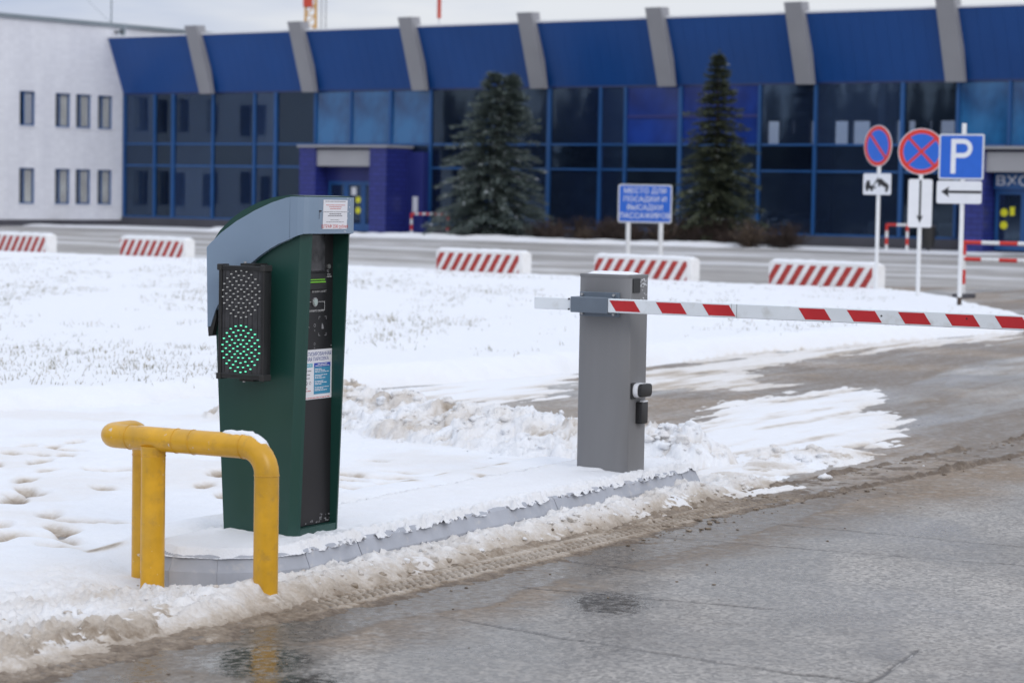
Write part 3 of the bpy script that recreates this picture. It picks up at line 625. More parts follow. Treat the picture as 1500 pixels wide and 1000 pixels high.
# snow lying on the island, crumbling over the kerb's edge
al = np.arange(8.10, 12.90, 0.0105); bl = np.concatenate([np.arange(-6.6, -6.1, 0.02), np.arange(-6.1, -5.76, 0.008)])
A2, B2 = np.meshgrid(al, bl, indexing='ij'); wx = UX*B2-UY*A2; wy = UY*B2+UX*A2
sdI = polysd(wx, wy, ISL)
jh = fbm(A2*13, B2*13, 4, 91)-0.5; jl = fbm(A2*2.2, B2*2.2, 3, 93)-0.5
nose = sst(8.75, 8.5, A2)
e = sdI-0.034*nose-0.036*(1-nose)+(jh*0.075+0.03*jl)*(1-0.75*nose)+0.03*(sst(0.55, 0.1, worley(A2*17, B2*17, 95))-0.4)*(1-nose)
crumb = sst(0.14, 0.0, sdI-0.03)*(1-nose)
Z2 = 0.146+0.040*sst(-0.006, 0.028, e)+0.014*sst(0.02, 0.22, e)*(0.6+jl)+0.012*jh*crumb+0.018*crumb*sst(0.5, 0.1, worley(A2*22, B2*22, 97))+0.006*jh
D2 = 0.03+0.07*fbm(A2*1.5, B2*4, 3, 98)+0.05*crumb
for a0_, a1_, b0_, b1_ in ((8.73, 9.08, -6.335, -5.953), (11.87, 12.092, -6.22, -5.90)):
    dr = np.hypot(np.maximum(np.maximum(a0_-A2, A2-a1_), 0), np.maximum(np.maximum(b0_-B2, B2-b1_), 0))
    Z2 = Z2+0.014*sst(0.07, 0.0, dr)*sst(0.45, 0.75, fbm(A2*9, B2*9, 3, 141))
Z2 = Z2-0.09*sst(-6.42, -6.58, B2)
tag(gridmesh('island_snow', wx, wy, Z2, 'snow_clean', {'dirt': np.clip(D2, 0, 1)}, keep=(e > -0.012) & ((B2 > -6.45) | (A2 < 9.0)) | (B2 < -6.3) & (A2 > 8.9) & (A2 < 12.4)), 'clean snow layer on the island crumbling over its kerb', 'snow', kind='stuff')

# loose clods of snow and brown slush, too many to count
bm = bmesh.new(); bmesh.ops.create_icosphere(bm, subdivisions=2, radius=1.0); ICO = np.array([v.co[:] for v in bm.verts]); ICT = np.array([[v.index for v in f.verts] for f in bm.faces]); bm.free()
rng = np.random.default_rng(5)
def clods(name, spots, label, flat=0.75):
    V = []; T = []; D = []
    for (x, y, s, dt) in spots:
        ph = rng.random(3)*9; nrm = ICO*(1+0.55*(rng.random((len(ICO), 1))-0.5)+0.22*np.sin(ICO[:, [1]]*3.1+ph[0])+0.18*np.sin(ICO[:, [2]]*5+ph[1]))
        nrm = nrm*np.array([1+0.5*rng.random(), 1+0.4*rng.random(), flat])*s
        th = rng.random()*6.28; c_, s_ = math.cos(th), math.sin(th)
        v = np.stack([nrm[:, 0]*c_-nrm[:, 1]*s_, nrm[:, 0]*s_+nrm[:, 1]*c_, nrm[:, 2]], 1)
        V.append(v); D.append(np.full(len(v), dt)); T.append(ICT+len(ICO)*(len(T)))
    V = np.array(V); xy = np.array([[q[0], q[1]] for q in spots]); zz, _ = snow_field(xy[:, 0], xy[:, 1])
    s = np.array([q[2] for q in spots])
    V += np.concatenate([xy, np.maximum(zz, 0.006)[:, None]+0.35*s[:, None]], 1)[:, None, :]
    o = trimesh(name, V.reshape(-1, 3), np.concatenate(T), 'snow', {'dirt': np.concatenate(D)}, smooth=True)
    tag(o, label, 'snow', kind='stuff')
sp = []
for i in range(420):
    t = rng.random()*5; k_ = min(4, int(t)); f = t-k_
    px = RUB[k_][0]*(1-f)+RUB[k_+1][0]*f; py = RUB[k_][1]*(1-f)+RUB[k_+1][1]*f
    sp.append((px+rng.normal()*0.24, py+rng.normal()*0.36, 0.006+0.034*rng.random()**4, 0.05+0.2*rng.random()))
for i in range(70): sp.append((1.05+rng.normal()*0.13, 15.3+rng.normal()*0.15, 0.007+0.032*rng.random()**3, 0.06+0.16*rng.random()))
for i in range(50): sp.append((1.85+rng.normal()*0.25, 15.75+rng.normal()*0.3, 0.006+0.03*rng.random()**3.5, 0.08+0.18*rng.random()))
for i in range(350):
    a_ = 8.2+4.9*rng.random(); b_ = -5.62+rng.normal()*0.065
    if b_ < -5.78: continue
    p = AB(a_, b_); sp.append((p[0], p[1], 0.0035+0.014*rng.random()**3, 0.14+0.25*rng.random()+(0.35 if b_ > -5.60 else 0)))
for i in range(120):
    a_ = 6.6+2.0*rng.random(); b_ = -5.8+rng.normal()*0.22; p = AB(a_, b_); sp.append((p[0], p[1], 0.003+0.010*rng.random()**3, 0.2+0.3*rng.random()+(0.3 if b_ > -5.66 else 0)))
clods('snow_clod_heap', sp, 'loose lumps of dirty snow thrown up around the island')
sp = []
for i in range(420):
    a_ = 10.5+9*rng.random()**1.3; side = rng.choice([-0.17, 0.19]); b_ = float(rc(a_))+side*(1+0.02*(a_-12))+rng.normal()*0.055
    p = AB(a_, b_); sp.append((p[0], p[1], 0.003+0.010*rng.random()**3, 0.66+0.28*rng.random()))
for i in range(90):
    a_ = 11.2+1.6*rng.random(); b_ = -5.42+rng.normal()*0.12; p = AB(a_, b_); sp.append((p[0], p[1], 0.004+0.014*rng.random()**2.5, 0.68+0.22*rng.random()))
for i in range(70):
    a_ = 6+9*rng.random(); b_ = float(rc(a_))+0.2+abs(rng.normal())*0.5; p = AB(a_, b_); sp.append((p[0], p[1], 0.002+0.006*rng.random()**2, 0.8+0.2*rng.random()))
clods('slush_crumbs', sp, 'brown crumbs of slush scattered beside the tyre track', 0.45)

# grass poking through the lawn snow
P = []; 
cx = rng.random(16000)*2-1; yy = 18.5+34*rng.random(16000)**1.15; xx = cx*0.26*yy
m = (polysd(xx, yy, LAWN) > 0.35) & (fbm(xx*0.9, yy*0.28, 4, 101) > 0.40+0.24*rng.random(16000)) & ((xx < 0.3*rng.random(16000)) | (rng.random(16000) < 0.35))
xx = xx[m]; yy = yy[m]
rep = rng.integers(1, 5, len(xx)); xx = np.repeat(xx, rep)+rng.normal(size=rep.sum())*0.045; yy = np.repeat(yy, rep)+rng.normal(size=rep.sum())*0.045
zz, _ = snow_field(xx, yy); n = len(xx)
hh = 0.012+0.055*rng.random(n)**2.2; th = rng.random(n)*6.28; wv = 0.0022+0.0025*rng.random(n)
lean = rng.normal(size=(n, 2))*0.5*hh[:, None]
b0 = np.stack([xx-wv, yy, zz-0.01], 1); b1 = np.stack([xx+wv, yy+wv*np.sin(th), zz-0.01], 1); tp = np.stack([xx+lean[:, 0], yy+lean[:, 1], zz+hh], 1)
V = np.stack([b0, b1, tp], 1).reshape(-1, 3); T = np.arange(3*n).reshape(-1, 3)
tag(trimesh('lawn_grass', V, T, 'grass_blade', {'tone': np.repeat(rng.random(n), 3)}), 'thin olive grass blades poking through the lawn snow', 'grass', kind='stuff')

# ================================================================== BUILDINGS
BA = R_(-36.87); DX, DY = 0.8, -0.6; BP = (-18.08, 111.85)
def FB(t, off): return (BP[0]+DX*t-0.6*off, BP[1]+DY*t-0.8*off)     # t along the facade, off towards the camera
T = empty('terminal_building', (BP[0], BP[1], 0), BA)
tag(T, 'long glass terminal with slanted dark blue fascia and grey fins', 'building')
TL = 62.0
MB().box(0.02, TL, -0.12, 0.35, 0.0, 0.42).build('plinth', 'wall_dark', T)
FIN = [5.6+6.12*i for i in range(10)]
# fascia panel of each bay leans outwards
ed = [0.0]+FIN+[TL]
for i in range(len(ed)-1):
    x0, x1 = ed[i]+(0.0 if i == 0 else 0.01), ed[i+1]-0.01
    m = MB(); nseam = 12
    for s in range(nseam):
        a0 = x0+(x1-x0)*s/nseam; a1 = x0+(x1-x0)*(s+1)/nseam-0.006
        m.prism_x([(-0.02, 6.05), (-1.02, 8.56), (-0.90, 8.60), (0.10, 6.05)], a0, a1)
    m.build('fascia_panel', 'fascia_blue', T)
MB().prism_x([(-0.06, 6.02), (0.0, 6.20), (0.3, 6.2), (0.3, 6.02)], 0.0, TL).build('fascia_trim', 'fascia_trim', T)
MB().prism_x([(-1.06, 8.56), (-1.06, 8.64), (0.2, 8.66), (0.2, 8.57)], 0.0, TL).build('roof_flashing', 'sign_white', T)
for x in FIN:
    MB().prism_x([(-0.20, 6.0), (-0.42, 6.0), (-1.42, 8.95), (-0.85, 8.98)], x-0.36, x+0.36).build('fin', 'pilaster_grey', T)
MB().box(0, TL, -0.8, 9, 8.45, 8.56).build('roof', 'wall_dark', T)
MB().box(0, TL, 0.25, 8.6, 6.1, 6.3).build('ceiling', 'interior_dark', T)
MB().box(0, TL, 0.36, 8.6, 0.0, 0.3).build('floor_slab', 'interior_floor', T)
# rear wall with window openings that let the sky through
def holed_wall(mb, x0, x1, z0, z1, holes, y0, y1):
    xs = sorted({x0, x1} | {h[0] for h in holes} | {h[1] for h in holes}); zs = sorted({z0, z1} | {h[2] for h in holes} | {h[3] for h in holes})
    for i in range(len(xs)-1):
        zc = z0; run = None
        for j in range(len(zs)-1):
            cxm = (xs[i]+xs[i+1])/2; czm = (zs[j]+zs[j+1])/2
            solid = not any(h[0] < cxm < h[1] and h[2] < czm < h[3] for h in holes)
            if solid: mb.box(xs[i], xs[i+1], y0, y1, zs[j], zs[j+1])
    return mb
hol = [(28.67, 29.36, 4.0, 4.96), (29.55, 30.18, 4.0, 4.96), (30.78, 30.93, 4.45, 4.96), (31.62, 31.92, 4.0, 4.96), (32.68, 33.40, 4.0, 4.96), (33.56, 34.40, 4.0, 4.96), (35.55, 35.9, 4.0, 4.96), (36.05, 36.43, 4.0, 4.96), (37.0, 37.15, 4.2, 4.96), (37.45, 38.16, 4.0, 4.96)]
holed_wall(MB(), 0, TL, 0.3, 6.1, hol, 8.0, 8.25).build('rear_wall', 'interior_dark', T)
MB().box(TL-0.3, TL, 0.3, 8.2, 0.3, 8.4).build('end_wall', 'wall_dark', T)
for x in (4, 10, 16.5, 22.5, 29, 35, 41, 47, 53):
    MB().box(x, x+0.35, 3.2, 3.55, 0.3, 6.1).build('column', 'interior_dark', T)
for x, ww in ((0.75, 0.5), (4.35, 0.22), (6.5, 0.3), (7.0, 0.18), (8.75, 0.25), (19.2, 0.3), (38.6, 0.25)):
    MB().box(x, x+ww, 0.9, 1.0, 0.3, 6.1).build('curtain_strip', 'interior_light', T)
for x, y, ww in ((3.0, 1.2, 1.4), (7.4, 1.0, 1.3), (27, 1.2, 1.6), (34.5, 1.0, 1.6), (38.2, 1.1, 1.4), (41.0, 1.2, 1.2)):
    MB().box(x, x+ww, y, y+0.6, 0.3, 1.0).build('counter', 'interior_light', T, bevel=0.02)
m = MB()
for i in range(14): m.box(6.0+0.28*i, 6.3+0.28*i, 3.8, 5.2, 0.3+0.17*i, 0.47+0.17*i)
m.prism_y([(5.9, 0.3), (9.9, 2.7), (9.9, 3.1), (5.9, 0.8)], 3.7, 3.78); m.build('staircase', 'interior_light', T)
# curtain wall
MUL = [0.12, 2.08, 3.25, 5.73, 8.26, 9.52, 11.83, 13.85, 16.04, 18.22, 21.19, 24.3, 26.8, 28.0, 30.55, 34.1, 36.5, 40.1, 42.3, 44.3, 46.5, 48.7, 51.0, 54.2, 57.4, 60.2, 61.9]
ZT = [0.42, 2.80, 3.78, 6.05]
for i, x in enumerate(MUL):
    wd = 0.075 if i % 3 == 2 else 0.05
    MB().box(x-wd, x+wd, -0.10, 0.10, 0.42, 6.03).build('mullion', 'mullion_blue', T)
for z in ZT[1:3]+[0.46]:
    for i in range(len(MUL)-1):
        if z < 2.81 and (MUL[i] >= 13 and MUL[i] < 15.9 or 44 < MUL[i] < 48): continue
        MB().box(MUL[i]+0.11, MUL[i+1]-0.11, -0.07, 0.07, z-0.04, z+0.04).build('transom', 'mullion_blue', T)
for i in range(len(MUL)-1):
    for j in range(3):
        x0, x1 = MUL[i], MUL[i+1]
        gm = 'glass_dark'
        if j == 2 and (11.8 < x0+.1 < 18.1 or 42.2 < x0 < 48.5): gm = 'glass_blue'
        if j == 2 and 27.9 < x0 < 30.6: gm = 'glass_deep_blue'
        if gm == 'glass_dark': gm = ('glass_dark', 'glass_dark_c', 'glass_dark_b', 'glass_dark')[(i*5+j*3+i*j) % 4]
        hw_, hz_ = (x1-x0)/2-0.05, (ZT[j+1]-ZT[j])/2-0.03
        o = MB().box(-hw_, hw_, -0.01, 0.01, -hz_, hz_).build('pane', gm, T, loc=((x0+x1)/2, 0.0, (ZT[j]+ZT[j+1])/2))
        o.rotation_euler = (R_(0.35)*math.sin(i*2.7+j), 0, R_(0.4)*math.sin(i*4.1+j*1.7))
# blue posts and rail of the deep blue bay
MB().box(28.05, 34.0, -0.05, -0.02, 4.82, 4.93).build('transom', 'tile_blue', T)
def porch(x0, open_w, sign):
    p = bpy.data.objects.new('porch', None); COL.objects.link(p); p.parent = T
    x1 = x0+0.9; x2 = x1+open_w; x3 = x2+0.9
    MB().box(x0, x1, -1.8, -0.12, 0, 3.6).build('column', 'porch_tile', p)
    MB().box(x2, x3, -1.8, -0.12, 0, 3.6).build('column', 'porch_tile', p)
    MB().box(x3-0.02, x3+0.9, -0.45, -0.13, 0, 3.45).build('side_wall', 'tile_blue', p)
    MB().box(x1, x2, -1.70, -1.5, 2.82, 3.50).build('lintel', 'lintel_grey', p)
    MB().box(x0-0.08, x3+0.08, -1.88, -0.12, 3.6, 3.70).build('roof', 'pilaster_grey', p)
    MB().box(x1, x2, -1.0, -0.9, 2.2, 3.6).build('transom_wall', 'tile_blue', p)
    nd = 3; dw = (open_w-0.1)/nd
    for i in range(nd):
        a0 = x1+0.05+i*dw
        m = MB(); m.box(a0, a0+0.13, -0.98, -0.9, 0.1, 2.2); m.box(a0+dw-0.13, a0+dw-0.01, -0.98, -0.9, 0.1, 2.2); m.box(a0+0.13, a0+dw-0.13, -0.98, -0.9, 2.05, 2.2); m.box(a0+0.13, a0+dw-0.13, -0.98, -0.9, 0.1, 0.42)
        m.build('door', 'mullion_blue', p)
        MB().box(a0+0.13, a0+dw-0.13, -0.95, -0.935, 0.42, 2.05).build('door_pane', 'glass_dark', p)
        if (i == 1 and not sign) or (i <= 1 and sign):
            fx_ = 0.30 if sign else 0.70
            MB().disc((a0+dw*fx_, 1.42), 0, 0.14, -0.962, -0.952, 16).build('door_marker', 'yellow_dot', p)
            MB().disc((a0+dw*fx_, 0.98), 0, 0.14, -0.962, -0.952, 16).build('door_marker', 'yellow_dot', p)
            if sign and i == 0: MB().box(a0+dw*0.50, a0+dw*0.66, -0.962, -0.952, 1.32, 1.62).build('door_marker', 'yellow_dot', p)
    MB().box(x1+dw+0.35, x1+dw+0.62, -0.964, -0.953, 1.62, 1.95).build('notice', 'paper', p)
    MB().box(x1+0.02, x2-0.02, -0.85, -0.12, 0.1, 3.55).build('lobby', 'interior_dark', p) if False else None
    if sign:
        MB().box(x1+0.05, x2-0.05, -1.12, -1.03, 2.22, 2.78).build('sign_board', 'mullion_blue', p)
        text_mesh('sign_lettering', 'ВХОД', 0.47, 'sign_white', p, face_my(x1+1.02, -1.135, 2.50), sx=1.35, depth=0.004)
    else:
        MB().box(x3+0.35, x3+0.62, -0.475, -0.455, 0.95, 1.6).build('notice', 'paper', p)
    return p
porch(12.5, 3.0, False)
porch(43.35, 3.4, True)

# white office wing
Wb = empty('white_building', (BP[0], BP[1], 0), BA)
tag(Wb, 'white tiled two storey wing with narrow paired windows', 'building')
wins = [(-6.28, -5.36), (-4.18, -3.26), (-2.94, -2.00), (-1.60, -0.68)]
wins += [(-8.6, -7.8), (-9.9, -9.1)]
m = MB(); hl = []
for a0, a1 in wins:
    for z0, z1 in ((0.98, 2.56), (4.42, 5.94)): hl.append((a0, a1, z0, z1))
ys = sorted({-24.0, 14.0} | {h[0] for h in hl} | {h[1] for h in hl}); zs = sorted({0.28, 9.1} | {h[2] for h in hl} | {h[3] for h in hl})
for i in range(len(ys)-1):
    for j in range(len(zs)-1):
        yc, zc = (ys[i]+ys[i+1])/2, (zs[j]+zs[j+1])/2
        if not any(h[0] < yc < h[1] and h[2] < zc < h[3] for h in hl): m.box(-0.32, 0, ys[i], ys[i+1], zs[j], zs[j+1])
m.build('wall', 'white_tile', Wb)
MB().box(-12, -0.33, -24, 14, 0.28, 9.1).build('wall', 'interior_dark', Wb) if False else None
MB().box(-12, -11.7, -24, 14, 0.28, 9.1).build('wall', 'white_tile', Wb)
MB().box(-12, -0.33, -24, -23.7, 0.28, 9.1).build('wall', 'white_tile', Wb)
MB().box(-12, -0.33, 13.7, 14, 0.28, 9.1).build('wall', 'white_tile', Wb)
MB().box(-2.4, -2.3, -23, 13, 0.28, 9.0).build('inner_wall', 'interior_dark', Wb)
MB().box(-11.6, -0.34, -23.6, 13.6, 3.3, 3.5).build('floor_slab', 'interior_dark', Wb)
MB().box(-12, 0.03, -24, 14, 0.0, 0.279).build('plinth', 'wall_dark', Wb)
MB().box(-12.1, 0.14, -24.1, 14.1, 9.1, 9.26).build('roof_edge', 'roof_edge', Wb)
for (y0, y1, z0, z1) in hl:
    wf = MB(); x = -0.16
    wf.box(x, x+0.06, y0, y0+0.06, z0, z1).box(x, x+0.06, y1-0.06, y1, z0, z1).box(x, x+0.06, y0+0.06, y1-0.06, z0, z0+0.06).box(x, x+0.06, y0+0.06, y1-0.06, z1-0.06, z1).box(x, x+0.055, y0+0.30, y0+0.37, z0+0.06, z1-0.06)
    o = wf.build('window', 'mullion_blue', Wb)
    MB().box(x+0.02, x+0.03, y0+0.06, y1-0.06, z0+0.06, z1-0.06).build('pane', 'glass_window', o)
    MB().box(-0.30, 0.05, y0-0.03, y1+0.03, z0-0.05, z0-0.002).build('sill', 'sign_white', o)
    if y0 > -4.2 or z0 < 2 or y0 < -7:
        c_ = MB(); n_ = 10
        pts = [(x-0.025+0.018*math.sin(i*1.9), y0+0.28+(y1-y0-0.30)*i/n_) for i in range(n_+1)]
        c_.add([(p[0], p[1], z0+0.05) for p in pts]+[(p[0], p[1], z1-0.05) for p in pts], [(i, i+1, n_+2+i, n_+1+i) for i in range(n_)])
        c_.build('curtain', 'curtain', o)
    else:
        MB().box(x-0.05, x-0.03, y0+0.36, y1-0.03, z0+0.06, z1-0.06).build('blind', 'sign_white', o)
ant = empty('roof_antenna', (BP[0]-0.7, BP[1]+0.6, 9.26)); tag(ant, 'thin dark antenna mast on the white roof', 'antenna')
MB().tube([(0, 0, 0), (0, 0, 3.2)], 0.035, 6).build('mast', 'roof_edge', ant)
MB().tube([(-2.2, 0, 2.2), (0, 0, 0.05)], 0.008, 5).build('guy_wire', 'roof_edge', ant)
MB().tube([(-0.35, 0, 1.45), (-0.05, 0, 2.4)], 0.02, 5).build('element', 'roof_edge', ant)
hs = empty('horn_loudspeaker', (FB(0.05, 0.55)[0], FB(0.05, 0.55)[1], 8.86), BA); tag(hs, 'grey horn loudspeaker under the white roof edge', 'loudspeaker')
m = MB(); rings = []
for d, r in ((0, .05), (.12, .06), (.2, .12), (.28, .20), (.30, .21), (.29, .18), (.2, .09)):
    rings.append([(0.12+d, r*math.cos(2*math.pi*i/16), r*math.sin(2*math.pi*i/16)) for i in range(16)])
m.loft(rings); m.build('horn', 'roof_edge', hs, smooth=True)
MB().box(-0.05, 0.14, -0.05, 0.05, -0.05, 0.05).build('bracket', 'rubber_black', hs)
MB().disc((0, 0), 0, 0.08, -0.001, 0.001).build('driver', 'rubber_black', hs, loc=(0.36, 0, 0), rz=R_(90))

# crane and mast far behind the roof
cr_ = empty('tower_crane', (-14.46, 170, 0)); tag(cr_, 'yellow lattice crane mast rising behind the terminal roof', 'crane')
m = MB()
for sx in (-0.35, 0.35):
    for sy in (-0.35, 0.35): m.tube([(sx, sy, 0), (sx, sy, 30)], 0.07, 5)
for i in range(42):
    z = i*0.7
    m.tube([(-0.35, -0.35, z), (0.35, -0.35, z+0.7)], 0.04, 4); m.tube([(-0.35, 0.35, z), (-0.35, -0.35, z+0.7)], 0.04, 4); m.tube([(-.35, -.35, z), (.35, -.35, z)], .04, 4)
m.build('mast', 'crane_yellow', cr_)
MB().box(-0.5, 0.1, -0.5, 0.5, 14.6, 15.8).build('cab', 'mast_red', cr_)
for dx in (0.75, 1.05): MB().tube([(dx, 0, 0), (dx, 0, 30)], 0.035, 4).build('hoist_rope', 'label_grey', cr_)
rm = empty('red_mast', (-5.17, 160, 0)); tag(rm, 'slim red and white mast tip behind the terminal roof', 'mast')
MB().tube([(0, 0, 0), (0, 0, 13.26)], 0.05, 8).build('pole', 'sign_white', rm)
MB().tube([(0, 0, 13.26), (0, 0, 19)], 0.13, 8).build('red_band', 'mast_red', rm)

# snow bank at the terminal's foot
al = np.arange(-2, 47, 0.25); bl = np.linspace(0.3, 9.0, 44)
A2, B2 = np.meshgrid(al, bl, indexing='ij'); wx = BP[0]+DX*A2-0.6*B2; wy = BP[1]+DY*A2-0.8*B2
c0 = np.interp(A2, [-2, 10, 18, 30, 47], [5.4, 5.0, 5.6, 5.6, 4.0]); jn = fbm(A2*0.5, B2*0.5, 3, 111)-0.5; jf = fbm(A2*2.2, B2*2.2, 3, 112)-0.5
Z2 = -0.08+(0.24+0.16*jn+0.10*jf)*sst(1.5, 0.3, np.abs(B2-c0)+1.1*jn)*np.where((A2 > 36), 0.5, np.where(A2 < 11, 0.62, 1))*sst(46, 44, A2)
Z2 = np.maximum(Z2, np.where(B2 < c0, 0.04*sst(1.0, 0.2, jn*6), -0.08))
tag(gridmesh('snow_bank', wx, wy, Z2, 'snow_clean', {'dirt': np.clip(0.08+0.2*jf, 0, 1)}, keep=Z2 > -0.04), 'low white snow bank along the foot of the terminal', 'snow', kind='stuff')

# ================================================================== TREES AND SHRUBS
def spruce(name, loc, H, Rb, mat, seed, label, tips=1, snow=0.03):
    r = np.random.default_rng(seed); root = empty(name, loc)
    tag(root, label, 'tree')
    m = MB(); m.tube([(0, 0, -0.1), (0, 0, H*0.5), (0, 0, H*0.93)], [0.13, 0.08, 0.02], 8); 
    if tips > 1: m.tube([(0, 0, H*0.70), (0.48, -0.05, H*0.82), (0.55, -0.05, H*0.97)], [0.05, 0.03, 0.012], 6)
    m.build('trunk', 'bark', root)
    V = []; TN = []
    def needle_spray(base, dirv, L, nseg, tone0, wide):
        # flattened drooping spray built of short needle triangles
        side = np.cross(dirv, [0, 0, 1.0]); side /= np.linalg.norm(side)+1e-9
        for s in range(nseg):
            f = (s+0.5)/nseg; c = base+dirv*L*f+np.array([0, 0, -0.20*L*f*f+0.10*L*max(0, f-0.7)])
            for q in range(10):
                sd_ = (r.random()*2-1); wd = wide*(1-0.65*f)*sd_
                p = c+side*wd+np.array([0, 0, -0.05*abs(sd_)+0.028*r.normal()])
                d = dirv*(0.6+0.3*r.random())+side*sd_*0.6+np.array([0, 0, 0.20*r.normal()-0.02]); d /= np.linalg.norm(d)
                ln = 0.12+0.13*r.random(); nrm = np.array([r.normal()*0.5, r.normal()*0.5, 1.0]); sw = np.cross(d, nrm); sw /= np.linalg.norm(sw)+1e-9
                hw = 0.024+0.018*r.random()
                V.extend([p-sw*hw, p+sw*hw, p+d*ln])
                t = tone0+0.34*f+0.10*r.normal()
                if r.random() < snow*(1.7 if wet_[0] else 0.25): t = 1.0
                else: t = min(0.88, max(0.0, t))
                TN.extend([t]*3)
    wet_ = [False]
    nw = int(H*4.2)
    for axis in range(tips):
        z0 = 0.12 if axis == 0 else H*0.66; ox = (-0.16 if tips > 1 else 0.0) if axis == 0 else 0.55; top = H if axis == 0 else H*0.985
        nn = nw if axis == 0 else int(nw*0.38)
        for i in range(nn):
            f = i/nn; z = z0+(top-z0)*f**0.95
            g_ = z/H
            Rr = Rb*max(0.02, (1-g_))**0.66*(1.0 if g_ > 0.10 else 0.86)*(1 if axis == 0 else 0.8)
            nb = 15 if g_ < 0.6 else 11
            off = r.random()*6.28
            for b_ in range(nb):
                an = off+6.283*b_/nb+r.normal()*0.18
                L = Rr*(0.52+0.56*r.random()) 
                if r.random() < 0.06: L *= 1.18
                el = -0.12+0.55*g_**2+0.10*r.normal()
                dv = np.array([math.cos(an)*math.cos(el), math.sin(an)*math.cos(el), math.sin(el)])
                wet_[0] = r.random() < 0.10
                base = np.array([ox, 0, z+0.035*r.normal()])
                needle_spray(base, dv, max(0.12, L), max(3, int(L*7.5)), 0.22+0.14*r.random(), min(0.34, 0.10+0.20*L))
        for q in range(26):
            zz_ = top*(1-0.07*r.random()); p = np.array([ox, 0, zz_]); d = np.array([r.normal()*0.45, r.normal()*0.45, 1.0]); d /= np.linalg.norm(d)
            sw = np.cross(d, [r.normal(), r.normal(), 0.2]); sw /= np.linalg.norm(sw)
            V.extend([p-sw*0.018, p+sw*0.018, p+d*0.17]); TN.extend([0.45]*3)
    V = np.array(V); trimesh('crown', V, np.arange(len(V)).reshape(-1, 3), mat, {'tone': np.array(TN)}, root)
    return root
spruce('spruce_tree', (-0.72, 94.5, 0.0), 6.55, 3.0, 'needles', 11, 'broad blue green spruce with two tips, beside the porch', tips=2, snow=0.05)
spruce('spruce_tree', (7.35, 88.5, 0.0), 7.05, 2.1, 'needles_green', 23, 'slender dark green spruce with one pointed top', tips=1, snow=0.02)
def shrub_mesh(seed, tone):
    r = np.random.default_rng(seed); V = []; TN = []
    for s in range(150):
        an = r.random()*6.28; el = 0.7+0.8*r.random(); L = 0.45+0.75*r.random()
        p = np.array([r.normal()*0.22, r.normal()*0.22, 0.0]); d = np.array([math.cos(an)*math.cos(el), math.sin(an)*math.cos(el), math.sin(el)])
        for k_ in range(6):
            q = p+d*L/6; sw = np.cross(d, [r.normal(), r.normal(), r.normal()]); sw /= np.linalg.norm(sw)
            w_ = 0.013*(1-k_/8)
            V.extend([p-sw*w_, p+sw*w_, q+sw*w_*0.6]); TN.extend([tone+0.3*r.random()]*3)
            if k_ > 1:
                for t_ in range(3):
                    d2 = d+r.normal(size=3)*0.55; d2 /= np.linalg.norm(d2); s2 = np.cross(d2, d); s2 /= np.linalg.norm(s2)+1e-9
                    V.extend([q-s2*0.011, q+s2*0.011, q+d2*(0.12+0.2*r.random())]); TN.extend([tone+0.4*r.random()]*3)
            p = q; d = d+r.normal(size=3)*0.16; d /= np.linalg.norm(d)
    return np.array(V), np.array(TN)
proto = []
for s, tn in ((1, 0.05), (2, 0.25), (3, 0.45)):
    V, TN = shrub_mesh(s, tn); o = trimesh('bare_shrub', V, np.arange(len(V)).reshape(-1, 3), 'dry_twig', {'tone': TN}); proto.append(o.data); bpy.data.objects.remove(o)
rs = random.Random(3)
tt = 26.6; kk = 0
while tt < 38.4:
    o = link('bare_shrub', proto[[0, 0, 1, 0, 2, 1][kk % 6]], None)
    off = 4.2+rs.random()*0.9; p = FB(tt+0.6, off); o.location = (p[0], p[1], 0.02); s = 0.45+0.35*rs.random(); o.scale = (s*1.1, s*1.1, s*(0.9+0.35*rs.random())); o.rotation_euler = (0, 0, rs.random()*6)
    tag(o, 'low bare brown shrub in the hedge row before the glass front', 'shrub', 'bare brown shrubs along the terminal')
    tt += 0.46+0.25*rs.random(); kk += 1

# conifer belt off to the left, seen only as dark shapes mirrored in the glass front
V = []; Tt = []
rb = np.random.default_rng(8)
for i in range(420):
    px = -95-70*rb.random()-0.15*i; py = -70+i*0.42+rb.normal()*3; hh_ = 9+9*rb.random(); rr = 1.6+1.2*rb.random()
    for l in range(5):
        z0 = hh_*l/5.2; z1 = min(hh_, z0+hh_*0.34); r0 = rr*(1-l/5.4)
        o_ = len(V); n_ = 7
        for q in range(n_):
            a_ = 6.283*q/n_+rb.random()*0.4; V.append((px+r0*math.cos(a_)*(0.8+0.4*rb.random()), py+r0*math.sin(a_)*(0.8+0.4*rb.random()), z0+0.5*rb.random()))
        V.append((px, py, z1))
        for q in range(n_): Tt.append((o_+q, o_+(q+1) % n_, o_+n_))
tag(trimesh('far_forest', V, Tt, 'wood_forest'), 'dark far conifer wood standing left of the forecourt', 'forest', kind='stuff')

